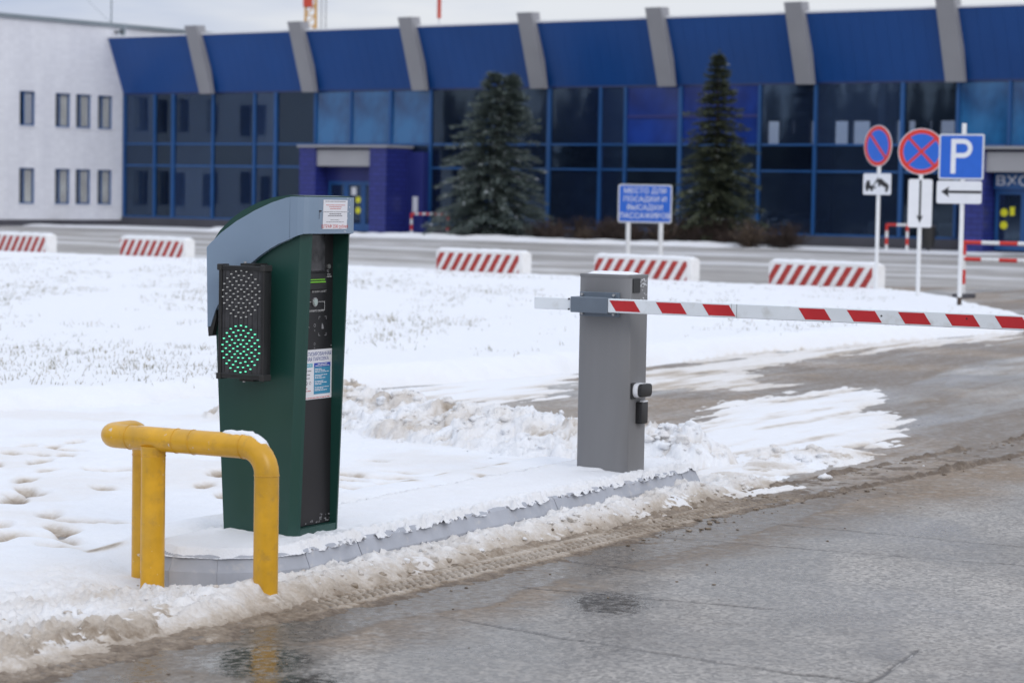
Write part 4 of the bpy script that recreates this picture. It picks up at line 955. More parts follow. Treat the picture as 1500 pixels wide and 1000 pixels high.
# ================================================================== FOREGROUND: yellow guard rail
gx = AB(8.08, -6.05)
G = empty('guard_rail', (gx[0], gx[1], 0), ANG); tag(G, 'chipped yellow bent pipe guard in front of the ticket column', 'guard rail')
def arc(c, p, q, n=7):      # corner at c between points p and q (quadratic fillet, circular-ish)
    c, p, q = Vector(c), Vector(p), Vector(q); res = []
    for i in range(n+1):
        t = i/n; w0 = (1-t)**2; w1 = 2*t*(1-t)*0.72; w2 = t*t; res.append((p*w0+c*w1+q*w2)/(w0+w1+w2))
    return [tuple(v) for v in res]
zr = 0.658; rp = 0.051
path = [(0.398, 0, -0.06), (0.398, 0, 0.3)]+arc((0.398, 0, zr), (0.398, 0, zr-0.11), (0.288, 0, zr))+[(0.1, 0, zr), (-0.1, 0, zr)]+arc((-0.435, 0, zr), (-0.36, 0, zr), (-0.435, 0.08, zr))+arc((-0.435, 0.265, zr), (-0.435, 0.165, zr), (-0.435, 0.265, zr-0.10))+[(-0.435, 0.265, 0.3), (-0.435, 0.265, -0.06)]
MB().tube(path, rp, 24).build('rail', 'yellow_paint', G, smooth=True)
MB().tube([(-0.18, 0, -0.06), (-0.18, 0, 0.52), (-0.18, 0, zr-0.05), (-0.18, 0, zr-0.03)], [rp, rp, rp+0.001, rp+0.006], 24).build('post', 'yellow_paint', G, smooth=True)
def weld(c, ax, r=rp+0.0006):
    n = 26; a = Vector(ax); u_ = a.orthogonal().normalized(); w_ = a.cross(u_)
    pts = [Vector(c)+(u_*math.cos(6.2832*i/n)+w_*math.sin(6.2832*i/n))*r for i in range(n+1)]
    MB().tube(pts, 0.0020, 6, False).build('weld_seam', 'yellow_paint', G, smooth=True)
weld((0.398, 0, zr-0.112), (0, 0, 1)); weld((0.286, 0, zr), (1, 0, 0)); weld((0.03, 0, zr), (1, 0, 0.08)); weld((-0.055, 0, zr), (1, 0, 0)); weld((-0.30, 0, zr), (1, 0, 0.05)); weld((-0.18, 0, zr-0.07), (0, 0, 1)); weld((-0.435, 0.265, zr-0.105), (0, 0, 1))
def snowcap(name, parent, pts, wid, hgt, seed, seg=10):
    """lumpy strip of snow along a path (local coordinates)"""
    r = np.random.default_rng(seed); rings = []
    n = len(pts)
    for i, p in enumerate(pts):
        t = Vector(pts[min(i+1, n-1)])-Vector(pts[max(i-1, 0)]); s_ = Vector((t.y, -t.x, 0)); s_ = s_.normalized() if s_.length > 1e-6 else Vector((0, 1, 0))
        end = min(1, i/1.5, (n-1-i)/1.5); wv = wid*(0.35+0.65*end)*(0.75+0.5*r.random()); hv = hgt*(0.15+0.85*end)*(0.6+0.7*r.random())
        ring = []
        for k_ in range(seg):
            an = math.pi*k_/(seg-1); ring.append(Vector(p)+s_*(math.cos(an)*wv)+Vector((0, 0, math.sin(an)*hv*(0.8+0.4*r.random()))))
        ring += [Vector(p)-s_*wv*0.7+Vector((0, 0, -0.02)), Vector(p)+s_*wv*0.7+Vector((0, 0, -0.02))]
        rings.append(ring)
    o = MB().loft(rings).build(name, 'snow_clean', parent, smooth=True); return o
pp = [(0.17+0.018*i, 0.008, zr+rp-0.004+0.001*math.sin(i)) for i in range(9)]+[(0.325, 0.008, zr+rp-0.008), (0.342, 0.008, zr+rp-0.013), (0.36, 0.008, zr+rp-0.024), (0.378, 0.010, zr+rp-0.040), (0.394, 0.012, zr+rp-0.058), (0.407, 0.014, zr+rp-0.080)]
snowcap('snow_cap', G, pp, 0.024, 0.014, 4)
snowcap('snow_cap', G, [(-0.33+0.05*i, 0.02, zr+rp-0.008) for i in range(10)], 0.018, 0.006, 9)

# ================================================================== ticket column
kx = AB(8.73, -6.145)
K = empty('ticket_column', (kx[0], kx[1], 0), ANG); tag(K, 'dark green parking ticket column with grey curved hood', 'ticket machine')
def xb(z): return -0.190-0.055*(z-0.18)/0.92
def xf(z): return 0.192+0.046*(z-0.18)/1.33
def sidepanel(y0, y1, ych):
    # y0 is the outer face, y1 the inner one; the outer front edge is chamfered
    rings = []
    for z, bx in ((0.15, None), (0.60, None), (1.10, None), (1.40, None), (1.522, -0.11)):
        b_ = xb(z) if bx is None else bx
        rings.append([(b_, y0, z), (xf(z)-0.038, y0, z), (xf(z)-0.030, y0+ych*0.25, z), (xf(z)-0.003, y0+ych, z), (xf(z), y1, z), (xf(z)-0.012, y1, z), (b_, y1, z)])
    return MB().loft(rings)
sidepanel(0.0, 0.040, 0.024).build('side_panel', 'kiosk_green', K)
sidepanel(0.352, 0.326, -0.012).build('side_panel', 'kiosk_green', K)
MB().loft([[(xb(z)-0.0, 0.012, z), (xb(z)+0.02, 0.012, z), (xb(z)+0.02, 0.340, z), (xb(z)-0.0, 0.340, z)] for z in (0.16, 1.40)]).build('rear_panel', 'kiosk_green', K)
arcT = [(-0.262, 1.425), (-0.262, 1.478), (-0.225, 1.526), (-0.165, 1.578), (-0.10, 1.618), (-0.02, 1.653), (0.06, 1.676), (0.14, 1.687), (0.225, 1.685)]
arcB = [(0.225, 1.60), (0.06, 1.56), (-0.05, 1.49), (-0.15, 1.41), (-0.235, 1.31)]
MB().prism_y(arcT+arcB, -0.003, 0.355).build('roof', 'kiosk_green', K, smooth=True)
plate = [(-0.270, 1.095), (-0.279, 1.449), (-0.262, 1.466), (-0.20, 1.516), (-0.12, 1.567), (-0.02, 1.617), (0.07, 1.653), (0.146, 1.675), (0.166, 1.678), (0.166, 1.496), (0.11, 1.474), (0.059, 1.449), (0.005, 1.416), (-0.046, 1.378), (-0.10, 1.333), (-0.15, 1.283), (-0.19, 1.233), (-0.225, 1.175), (-0.252, 1.10)]
MB().prism_y(plate, -0.030, -0.005).build('hood_side', 'hood_grey', K, bevel=0.0015, seg=1)
MB().prism_y(plate, 0.357, 0.380).build('hood_side', 'hood_grey', K, bevel=0.0015, seg=1)
# rubber lip below the hood's rear tip
MB().prism_y([(-0.266, 1.055), (-0.270, 1.095), (-0.252, 1.10), (-0.225, 1.172), (-0.225, 1.14), (-0.246, 1.06)], -0.026, 0.372).build('hood_lip', 'rubber_black', K)
# visor wrapping the front
pl = [(0.167, -0.030, 1.497), (0.205, -0.029, 1.512), (0.232, -0.020, 1.520), (0.248, -0.004, 1.521), (0.256, 0.02, 1.521), (0.262, 0.05, 1.521), (0.262, 0.30, 1.521), (0.256, 0.33, 1.521), (0.248, 0.352, 1.521), (0.232, 0.369, 1.520), (0.205, 0.379, 1.512), (0.167, 0.380, 1.497)]
m = MB(); rings = []
for x, y, z in pl:
    dx, dy = (0.0, 0.0)
    cx_, cy_ = 0.17, 0.175; L = math.hypot(x-cx_, y-cy_); ix, iy = -(x-cx_)/L*0.012, -(y-cy_)/L*0.012
    if x < 0.17: ix, iy = 0.0, (0.012 if y < 0.1 else -0.012)
    rings.append([(x, y, z), (x, y, 1.680), (x+ix, y+iy, 1.680), (x+ix, y+iy, z)])
m.loft(rings).build('visor', 'hood_grey', K)
MB().prism_z([(p[0]-(0.004 if p[0] > .2 else -0.002), max(-0.026, min(0.376, p[1]))) for p in pl], 1.672, 1.6785).build('visor_top', 'hood_grey', K)
MB().prism_z([(p[0]-0.014 if p[0] > .2 else p[0], max(-0.015, min(0.364, p[1]))) for p in pl], 1.530, 1.536).build('visor_soffit', 'panel_black', K)
MB().box(0.120, 0.158, 0.041, 0.3255, 0.225, 1.529).build('front_panel', 'panel_black', K)
MB().loft([[(x, y, z) for x, y in ((0.10, 0.041), (xf(z)-0.002, 0.041), (xf(z)-0.002, 0.3255), (0.10, 0.3255))] for z in (0.152, 0.222)]).build('bottom_sill', 'kiosk_green', K)
px = 0.158
MB().box(px, px+0.004, 0.08, 0.255, 1.352, 1.515).build('screen', 'screen_glass', K, bevel=0.002, seg=1)
sb = MB().box(px, px+0.012, 0.06, 0.262, 1.270, 1.345).build('ticket_slot', 'plastic_black', K, bevel=0.003, seg=1)
MB().box(px+0.012, px+0.0128, 0.10, 0.252, 1.292, 1.326).build('slot_mouth', 'rubber_black', sb)
MB().box(px+0.013, px+0.017, 0.105, 0.238, 1.314, 1.3175).build('light_strip', 'slot_green', sb)
MB().box(px+0.013, px+0.017, 0.105, 0.244, 1.303, 1.3075).build('light_strip', 'slot_green', sb)
def xdisc(y, z, r0, r1, x0, x1, n=20):
    m = MB(); m.disc((0, 0), r0, r1, 0, 1, n); m.v = [(x0+(x1-x0)*p[1], y+p[0], z+p[2]) for p in m.v]; return m
bt = xdisc(0.180, 1.216, 0.0145, 0.020, px, px+0.006).build('button_ring', 'zinc', K)
xdisc(0.180, 1.216, 0, 0.0143, px, px+0.009).build('button', 'button_glass', bt)
xdisc(0.289, 1.372, 0, 0.0105, px, px+0.006, 14).build('help_button', 'zinc', K)
xdisc(0.286, 1.352, 0.0055, 0.0075, px, px+0.0008, 14).build('mark', 'label_grey', K)
for yy_, z_, b_, s_ in ((0.216, 1.262, 'ВОЗЬМИТЕ БИЛЕТ', 0.0125), (0.196, 1.176, 'НАЖМИТЕ КНОПКУ', 0.0125), (0.292, 1.337, 'вызов', 0.0085), (0.292, 1.327, 'оператора', 0.0085), (0.118, 1.118, 'карта', 0.009), (0.118, 1.106, 'абонемент', 0.009)):
    text_mesh('lettering', b_, s_, 'decal_white', K, face_px(px+0.0014, yy_, z_), depth=0.0003)
m = MB(); x1_ = px+0.0012
for y0, y1, z0, z1 in ((0.21, 0.262, 1.2155, 1.2175), (0.260, 0.262, 1.180, 1.2175), (0.236, 0.262, 1.178, 1.180), (0.09, 0.155, 1.2155, 1.2175)): m.box(px+0.0002, x1_, y0, y1, z0, z1)
m.build('guide_line', 'decal_white', K)
m = MB()
for sy in (-1, 1):
    for sz in (-1, 1):
        yc, zc = 0.246+sy*0.030, 1.108+sz*0.042
        m.box(px+0.0002, x1_, min(yc, yc-sy*0.012), max(yc, yc-sy*0.012), zc-0.0012, zc+0.0012); m.box(px+0.0002, x1_, yc-0.0012, yc+0.0012, min(zc, zc-sz*0.012), max(zc, zc-sz*0.012))
m.add([(x1_, 0.238, 1.095), (x1_, 0.256, 1.095), (x1_, 0.252, 1.112), (x1_, 0.240, 1.122)], [(0, 1, 2, 3)])
for r_ in (0.008, 0.012): 
    for kx_ in range(2): pass
m.build('reader_mark', 'label_grey', K)
for z_, r_ in ((1.112, .008), (1.09, .004), (1.03, .006), (1.012, .004)): xdisc(0.185, z_, r_*0.7, r_, px, px+0.0008, 12).build('mark', 'label_grey', K)
xdisc(0.317, 1.018, 0, 0.004, px, px+0.003, 10).build('screw', 'zinc', K)
# price poster
po = MB().box(px, px+0.0015, 0.030, 0.3235, 0.785, 1.005).build('poster', 'paper', K)
qx = px+0.0018
def pb(name, mat, y0, y1, z0, z1, o=0.0): return MB().box(qx-0.0002, qx+0.0004+o, y0, y1, z0, z1).build(name, mat, po)
text_mesh('lettering', 'АВТОМАТИЗИРОВАННАЯ', 0.0228, 'ink_blue', po, face_px(qx, 0.177, 0.984), depth=0.0002, sx=0.98)
text_mesh('lettering', 'ПЛАТНАЯ ПАРКОВКА', 0.0228, 'ink_blue', po, face_px(qx, 0.177, 0.962), depth=0.0002)
pb('heading_block', 'print_blue', 0.036, 0.106, 0.928, 0.944); pb('heading_block', 'print_cyan', 0.108, 0.170, 0.928, 0.944)
pb('heading_block', 'print_blue', 0.182, 0.312, 0.927, 0.945); pb('text_block', 'print_teal', 0.182, 0.312, 0.806, 0.9265)
def lines(name, mat, rows_, o=0.0006):
    m = MB(); r = random.Random(5)
    for y0, y1, z in rows_:
        y = y0
        while y < y1-0.004:
            w_ = min(y1-y, 0.008+0.02*r.random()); m.box(qx, qx+o, y, y+w_, z-0.0016, z+0.0016); y += w_+0.004
    m.build(name, mat, po)
lines('small_print', 'paper', [(0.21, 0.285, 0.939), (0.192, 0.302, 0.932)]+[(0.188, 0.24+0.06*((i*7) % 5)/4, 0.918-i*0.0068) for i in range(16) if i % 4 != 3], 0.0012)
lines('small_print', 'ink_grey', [(0.04, 0.09, 0.912), (0.105, 0.16, 0.912), (0.04, 0.08, 0.895), (0.095, 0.15, 0.895), (0.04, 0.085, 0.879), (0.10, 0.155, 0.879), (0.04, 0.135, 0.865), (0.04, 0.135, 0.858), (0.04, 0.13, 0.851)])
lines('small_print', 'ink_red', [(0.04, 0.13, 0.835), (0.04, 0.16, 0.823), (0.04, 0.11, 0.797), (0.04, 0.31, 0.791)])
lines('small_print', 'paper', [(0.05, 0.095, 0.936), (0.118, 0.16, 0.936)], 0.0012)
xdisc(0.152, 0.858, 0.006, 0.0075, qx, qx+0.0006, 12).build('clock_mark', 'ink_grey', po)
# taped notice on the visor
vx = 0.262
nt_ = MB().add([(vx+0.0008, 0.080, 1.541), (vx+0.0008, 0.272, 1.541), (vx+0.0008, 0.277, 1.668), (vx+0.0008, 0.086, 1.669), (vx+0.0018, 0.080, 1.541), (vx+0.0018, 0.272, 1.541), (vx+0.0018, 0.277, 1.668), (vx+0.0018, 0.086, 1.669)],
               [(0, 3, 2, 1), (4, 5, 6, 7), (0, 1, 5, 4), (1, 2, 6, 5), (2, 3, 7, 6), (3, 0, 4, 7)]).build('taped_notice', 'paper', K)
def nlines(mat, rows_):
    m = MB(); r = random.Random(9)
    for y0, y1, z, h_ in rows_:
        y = y0
        while y < y1-0.003:
            w_ = min(y1-y, 0.006+0.016*r.random()); m.box(vx+0.0016, vx+0.0024, y, y+w_, z-h_, z+h_); y += w_+0.003
    m.build('small_print', mat, nt_)
nlines('ink_grey', [(0.10, 0.262, 1.662, 0.0012), (0.086, 0.27, 1.616, 0.0011), (0.132, 0.226, 1.607, 0.0018), (0.122, 0.232, 1.599, 0.0018), (0.14, 0.21, 1.581, 0.0010), (0.108, 0.248, 1.572, 0.0010)])
nlines('ink_red', [(0.105, 0.255, 1.646, 0.0012), (0.13, 0.228, 1.638, 0.0012), (0.137, 0.222, 1.630, 0.0012)])
text_mesh('lettering', 'ШТРАФ 2500 рублей', 0.0215, 'ink_red', nt_, face_px(vx+0.0019, 0.177, 1.552), depth=0.0003, sx=1.0)
MB().box(vx+0.0005, vx+0.0045, 0.054, 0.068, 1.617, 1.6225).build('keyhole', 'rubber_black', K)
MB().box(vx+0.0003, vx+0.0012, 0.0535, 0.0548, 1.585, 1.617).build('scratch', 'rubber_black', K)
m = MB(); rr_ = random.Random(2)
for i in range(9):
    y = 0.25+0.05*rr_.random(); z = 1.525+0.15*rr_.random(); m.box(vx, vx+0.0022, y, y+0.002+0.004*rr_.random(), z, z+0.002+0.006*rr_.random())
m.build('tape_scrap', 'paper', K)
m = MB(); 
for i in range(26):
    y = 0.045+0.27*rr_.random() if i < 14 else 0.24+0.08*rr_.random(); z = 0.228+0.015*rr_.random() if i < 14 else 0.235+0.03*rr_.random()
    m.box(px, px+0.0006, y, y+0.003+0.008*rr_.random(), z, z+0.002+0.004*rr_.random())
m.build('chipped_paint', 'label_grey', K)

# ================================================================== two-lamp signal on the column's side
lx = AB(8.73, -6.145)
S = empty('traffic_light', (lx[0], lx[1], 0), ANG); tag(S, 'black two-lamp LED signal showing green, bolted to the column side', 'traffic light')
X0, X1, Z0, Z1, Y0, Y1 = -0.140, 0.102, 0.884, 1.376, -0.128, -0.062
MB().box(X0+0.006, X1-0.006, Y0+0.012, Y1, Z0+0.006, Z1-0.006).build('housing', 'plastic_black', S, bevel=0.004)
fr = MB(); tk = 0.020
fr.box(X0, X1, Y0, Y0+0.03, Z1-tk, Z1); fr.box(X0, X1, Y0, Y0+0.03, Z0, Z0+tk); fr.box(X0, X0+tk*0.8, Y0+0.001, Y0+0.03, Z0+tk, Z1-tk); fr.box(X1-tk*0.8, X1, Y0+0.001, Y0+0.03, Z0+tk, Z1-tk)
fr.build('frame', 'plastic_black', S, bevel=0.002, seg=1)
for xc in (X0, X1):
    for zc in (Z0, Z1):
        MB().box(xc-0.006 if xc < 0 else xc-0.018, xc+0.018 if xc < 0 else xc+0.006, Y0-0.006, Y1-0.01, zc-0.022 if zc > 1 else zc-0.006, zc+0.006 if zc > 1 else zc+0.022).build('corner_clamp', 'rubber_black', S, bevel=0.003, seg=1)
lp = MB().box(X0+0.016, X1-0.016, Y0+0.008, Y0+0.014, Z0+0.02, Z1-0.02).build('lens_panel', 'lens_smoke', S)
m = MB()
for i in range(9):
    x = X0+0.03+0.0245*i+0.003*math.sin(i*2); m.box(x, x+0.0014, Y0+0.0066, Y0+0.0085, Z0+0.024, Z1-0.024)
for z in (1.10, 1.262): m.box(X0+0.018, X1-0.018, Y0+0.0062, Y0+0.0082, z, z+0.0018)
m.build('moulded_ribs', 'plastic_black', lp)
def leds(name, mat, cz, seed):
    r = random.Random(seed); m = MB(); cxm = (X0+X1)/2-0.002
    for k_, n_ in ((1, 6), (2, 10), (3, 14), (4, 18), (5, 22)):
        for i in range(n_):
            an = 6.2832*(i+0.5*(k_ % 2))/n_; x = cxm+0.0198*k_*math.cos(an); z = cz+0.0204*k_*math.sin(an)
            x = max(X0+0.022, min(X1-0.022, x))
            q = [(x+0.0043*math.cos(6.2832*j/8), z+0.0024*math.sin(6.2832*j/8)) for j in range(8)]
            m.prism_y(q, Y0+0.002, Y0+0.008)
    tag(m.build(name, mat, S), kind='stuff')
leds('red_lamp_leds', 'led_off', 1.253, 1); leds('green_lamp_leds', 'led_green', 1.014, 2)
for z0, z1 in ((1.376, 1.386), (0.872, 0.884)):
    b = MB().box(-0.045, 0.03, Y0+0.03, 0.0, z0, z1).build('mounting_bracket', 'rubber_black', S)
    MB().tube([(-0.03, Y0+0.045, z0-0.006), (-0.03, Y0+0.045, z1+0.008)], 0.006, 8).build('bolt', 'zinc', b)
MB().box(-0.045, 0.03, -0.06, -0.001, 1.05, 1.2).build('mounting_bracket', 'rubber_black', S)

# ================================================================== barrier gate
bx_ = AB(11.87, -6.06)
Bg = empty('barrier_gate', (bx_[0], bx_[1], 0), ANG); tag(Bg, 'grey barrier cabinet with lowered red and white striped boom', 'barrier')
sec = [(-0.158, 0.018), (-0.100, 0.0), (0.085, 0.0), (0.158, 0.016), (0.160, 0.024), (0.160, 0.222), (-0.160, 0.222), (-0.160, 0.024)]
MB().loft([[(x, y, z) for x, y in sec] for z in (0.14, 0.6, 1.268)]).build('housing', 'cabinet_grey', Bg, bevel=0.003, seg=1)
MB().prism_z([(x*1.012, y*1.02-0.002) for x, y in sec], 1.262, 1.279).build('lid', 'cabinet_grey', Bg, bevel=0.002, seg=1)
al = np.linspace(-0.155, 0.157, 40); bl = np.linspace(0.01, 0.216, 26)
A2, B2 = np.meshgrid(al, bl, indexing='ij'); ee = np.minimum(np.minimum(A2+0.155, 0.157-A2), np.minimum(B2-0.005, 0.216-B2))
Zs = 1.2775+0.016*sst(0.0, 0.05, ee-0.03*fbm(A2*20, B2*20, 2, 3))+0.004*fbm(A2*30, B2*30, 3, 4)-0.003
o = gridmesh('snow_cap', A2, B2, Zs, 'snow_clean', {'dirt': np.zeros(A2.shape)}, Bg)
pl_ = MB().box(-0.138, 0.102, -0.024, -0.001, 1.046, 1.180).build('mounting_plate', 'bracket_grey', Bg, bevel=0.002, seg=1)
for x in (-0.118, 0.078):
    for z in (1.060, 1.166): MB().tube([(x, -0.040, z), (x, -0.022, z)], 0.008, 8).build('bolt', 'zinc', pl_)
ch = MB().box(-0.152, 0.076, -0.108, -0.020, 1.068, 1.154).build('boom_clamp', 'bracket_grey', Bg, bevel=0.003, seg=1)
boom = MB().box(0.075, 4.2, -0.100, -0.052, 1.074, 1.149).build('boom', 'boom_white', Bg, bevel=0.003, seg=1)
MB().box(-0.385, -0.151, -0.096, -0.054, 1.078, 1.143).build('counter_end', 'boom_white', Bg, bevel=0.002, seg=1)
for x, z in ((-0.165, 1.140), (-0.165, 1.083)): MB().tube([(x, -0.102, z), (x, -0.092, z)], 0.005, 8).build('bolt', 'rubber_black', Bg)
ST = [(-5.954, -5.805), (-5.673, -5.527), (-5.398, -5.243), (-4.845, -4.70), (-4.575, -4.422), (-4.296, -4.157), (-4.045, -3.898), (-3.785, -3.644)]
ST += [(-3.525+0.262*i, -3.385+0.262*i) for i in range(6)]
for s0, s1 in ST:
    a0, a1 = s0+6.06, s1+6.06; sh = 0.020
    MB().prism_y([(max(0.0765, a0-sh), 1.141), (a1-sh, 1.141), (a1+sh, 1.083), (a0+sh, 1.083)], -0.1012, -0.0995).build('stripe', 'boom_red', boom)
MB().box(0.842, 0.845, -0.1008, -0.099, 1.074, 1.148).build('joint_line', 'label_grey', boom); MB().box(0.812, 0.8135, -0.1008, -0.099, 1.10, 1.148).build('joint_line', 'label_grey', boom)
for x, z in ((1.655, 1.118), (2.11, 1.122)): MB().tube([(x, -0.1035, z), (x, -0.099, z)], 0.0045, 8).build('bolt', 'rubber_black', boom)
# sensors on the cabinet's road side
def yz_round(y0, y1, z0, z1, rad, x0, x1, n=5):
    pts = []
    for cy, cz, st_ in ((y1-rad, z1-rad, 0), (y0+rad, z1-rad, 90), (y0+rad, z0+rad, 180), (y1-rad, z0+rad, 270)):
        for i in range(n+1):
            an = R_(st_+90*i/n); pts.append((cy+rad*math.cos(an), cz+rad*math.sin(an)))
    return MB().prism_x(pts, x0, x1)
se = yz_round(0.038, 0.190, 0.602, 0.680, 0.034, 0.160, 0.196).build('photocell', 'sign_white', Bg)
yz_round(0.046, 0.186, 0.606, 0.678, 0.026, 0.1965, 0.218).build('photocell_lens', 'plastic_black', se, bevel=0.004)
yz_round(0.030, 0.08, 0.596, 0.684, 0.008, 0.1602, 0.170).build('photocell_base', 'rubber_black', se)
r2 = yz_round(0.098, 0.178, 0.455, 0.575, 0.010, 0.160, 0.198).build('receiver', 'plastic_black', Bg, bevel=0.003)
MB().box(0.175, 0.198, 0.12, 0.176, 0.575, 0.582).build('snow_cap', 'snow_clean', Bg)
pt = yz_round(0.030, 0.115, 1.180, 1.258, 0.005, 0.1602, 0.166).build('number_plate', 'plastic_black', Bg)
m = MB()
for i in range(34):
    y = 0.125+0.075*rr_.random(); z = 1.205+0.045*rr_.random() if i < 28 else 1.13+0.06*rr_.random(); m.box(0.1595, 0.1615, y, y+0.003+0.010*rr_.random(), z, z+0.002+0.006*rr_.random())
m.build('frost_flakes', 'snow_clean', Bg)

# ================================================================== concrete blocks
def clip_poly(poly, x0, x1, z0, z1):
    def cl(p, f, inter):
        o = []
        for i in range(len(p)):
            a_, b_ = p[i-1], p[i]
            if f(b_):
                if not f(a_): o.append(inter(a_, b_))
                o.append(b_)
            elif f(a_): o.append(inter(a_, b_))
        return o
    def ix(v): return lambda a_, b_: (v, a_[1]+(b_[1]-a_[1])*(v-a_[0])/(b_[0]-a_[0]))
    def iz(v): return lambda a_, b_: (a_[0]+(b_[0]-a_[0])*(v-a_[1])/(b_[1]-a_[1]), v)
    p = cl(poly, lambda q: q[0] >= x0, ix(x0)); p = cl(p, lambda q: q[0] <= x1, ix(x1)) if p else p
    p = cl(p, lambda q: q[1] >= z0, iz(z0)) if p else p; p = cl(p, lambda q: q[1] <= z1, iz(z1)) if p else p
    return p
BL = 2.38; BT = 0.28; BH = 0.60
def block(loc, rz, label, seed):
    o = empty('concrete_block', (loc[0], loc[1], 0.0), rz); tag(o, label, 'road block', 'striped concrete blocks edging the lawn')
    r = random.Random(seed)
    MB().loft([[(-BL/2, 0, z), (BL/2, 0, z), (BL/2, BT, z), (-BL/2, BT, z)] if z < BH-0.03 else [(-BL/2+0.02, 0.02, z), (BL/2-0.03, 0.02, z), (BL/2-0.03, BT-0.02, z), (-BL/2+0.02, BT-0.02, z)] for z in (-0.02, BH-0.05, BH)]).build('body', 'block_white', o, bevel=0.018)
    step = 0.262; n_ = 11; ph = 0.10*r.random()
    for i in range(-2, n_):
        x = -BL/2+i*step+ph+0.01*r.random()
        p = clip_poly([(x, 0.02), (x+0.138, 0.02), (x+0.138+0.36, BH-0.05), (x+0.36, BH-0.05)], -BL/2+0.02, BL/2-0.09, 0.02, BH-0.06)
        if p and len(p) > 2:
            ar = abs(sum(p[j-1][0]*p[j][1]-p[j][0]*p[j-1][1] for j in range(len(p))))/2
            if ar > 0.002: MB().prism_y(p, -0.004, 0.002).build('stripe', 'block_red', o)
    al = np.linspace(-BL/2+0.02, BL/2-0.03, 70); bl = np.linspace(0.01, BT-0.02, 14); A2, B2 = np.meshgrid(al, bl, indexing='ij')
    ee = np.minimum(np.minimum(A2-al[0], al[-1]-A2), np.minimum(B2-bl[0], bl[-1]-B2))
    gridmesh('snow_cap', A2, B2, BH-0.012+(0.03+0.03*(fbm(A2*6+seed, B2*6, 3, seed)))*sst(0, 0.06, ee), 'snow_clean', {'dirt': np.zeros(A2.shape)+0.03}, o)
block((-11.82, 57.6), R_(-43), 'striped concrete block at the left edge, before the white building', 1)
block((-8.26, 55.26), R_(-43), 'striped concrete block between the white wing and the ticket column', 2)
block((-0.70, 48.17), R_(-43), 'striped concrete block in front of the broad spruce', 3)
block((2.42, 45.7), R_(-43), 'striped concrete block half hidden behind the barrier cabinet', 4)
block((5.55, 43.55), R_(-43), 'striped concrete block beside the signposts', 5)

# ================================================================== road signs
def ring_sign(par, z, R, name):
    p = MB().disc((0, z), 0, R, -0.012, -0.004, 40).build(name, 'sign_grey', par)
    MB().disc((0, z), 0.78*R, 0.965*R, -0.0135, -0.011, 40).build('red_ring', 'sign_red', p)
    MB().disc((0, z), 0, 0.775*R, -0.0130, -0.011, 40).build('blue_field', 'sign_blue', p)
    return p
def bar(z, L, w_, ang, y0, y1, cx=0):
    c, s = math.cos(ang), math.sin(ang)
    return MB().prism_y([(cx+dx*c-dz*s, z+dx*s+dz*c) for dx, dz in ((-L, -w_), (L, -w_), (L, w_), (-L, w_))], y0, y1)
def rplate(par, name, x0, x1, z0, z1, mat, rad=0.035, y0=-0.012, y1=-0.004):
    pts = []
    for cx_, cz_, st_ in ((x1-rad, z1-rad, 0), (x0+rad, z1-rad, 90), (x0+rad, z0+rad, 180), (x1-rad, z0+rad, 270)):
        for i in range(6):
            an = R_(st_+90*i/5); pts.append((cx_+rad*math.cos(an), cz_+rad*math.sin(an)))
    return MB().prism_y(pts, y0, y1).build(name, mat, par)
# no parking + tow-away
s1 = empty('no_parking_sign', (6.33, 42.3, 0.0), R_(-57)); tag(s1, 'turned round no-parking sign with a tow truck plate on white post', 'road sign')
MB().tube([(0, 0.03, -0.05), (0, 0.03, 2.95)], 0.034, 12).build('post', 'pole_white', s1, smooth=True)
p = ring_sign(s1, 2.68, 0.36, 'sign_face'); bar(2.68, 0.29, 0.026, R_(-45), -0.0150, -0.0125).build('red_slash', 'sign_red', p)
p = rplate(s1, 'tow_plate', -0.36, 0.36, 1.83, 2.20, 'sign_white')
m = MB(); y0, y1 = -0.0145, -0.0115
m.prism_y([(-0.30, 1.93), (-0.10, 1.93), (-0.10, 1.99), (-0.17, 1.99), (-0.19, 2.08), (-0.26, 2.08), (-0.30, 2.0)], y0, y1).prism_y([(-0.10, 1.94), (-0.02, 1.94), (-0.02, 1.97), (-0.10, 1.97)], y0, y1)
m.disc((-0.25, 1.925), 0, 0.035, y0-.0005, y1, 14).disc((-0.13, 1.925), 0, 0.035, y0-.0005, y1, 14)
m.prism_y([(-0.11, 1.98), (0.02, 2.13), (0.045, 2.12), (-0.08, 1.97)], y0, y1)
m.prism_y([(0.00, 2.08), (0.10, 2.12), (0.20, 2.06), (0.31, 2.00), (0.30, 1.92), (0.06, 2.02), (0.0, 2.05)], y0, y1).disc((0.25, 1.91), 0, 0.034, y0-.0005, y1, 14).disc((0.06, 2.0), 0, 0.03, y0-.0005, y1, 14)
m.build('tow_symbol', 'ink_black', p)
# no stopping
s2 = empty('no_stopping_sign', (6.66, 39.77, 0.0), R_(-14)); tag(s2, 'round no-stopping sign with red cross above a downward arrow plate', 'road sign')
MB().tube([(0, 0.03, -0.05), (0, 0.03, 2.60)], 0.034, 12).build('post', 'pole_white', s2, smooth=True)
p = ring_sign(s2, 2.54, 0.38, 'sign_face')
bar(2.54, 0.305, 0.022, R_(43), -0.0150, -0.0125).build('red_slash', 'sign_red', p); bar(2.54, 0.305, 0.022, R_(-47), -0.0160, -0.0132).build('red_slash', 'sign_red', p)
p = rplate(s2, 'arrow_plate', -0.195, 0.195, 1.30, 2.09, 'sign_white')
m = MB(); m.box(-0.017, 0.017, y0, y1, 1.46, 2.075); m.prism_y([(-0.055, 1.50), (0.0, 1.37), (0.055, 1.50), (0.0, 1.475)], y0-.0003, y1); m.build('arrow', 'ink_black', p)
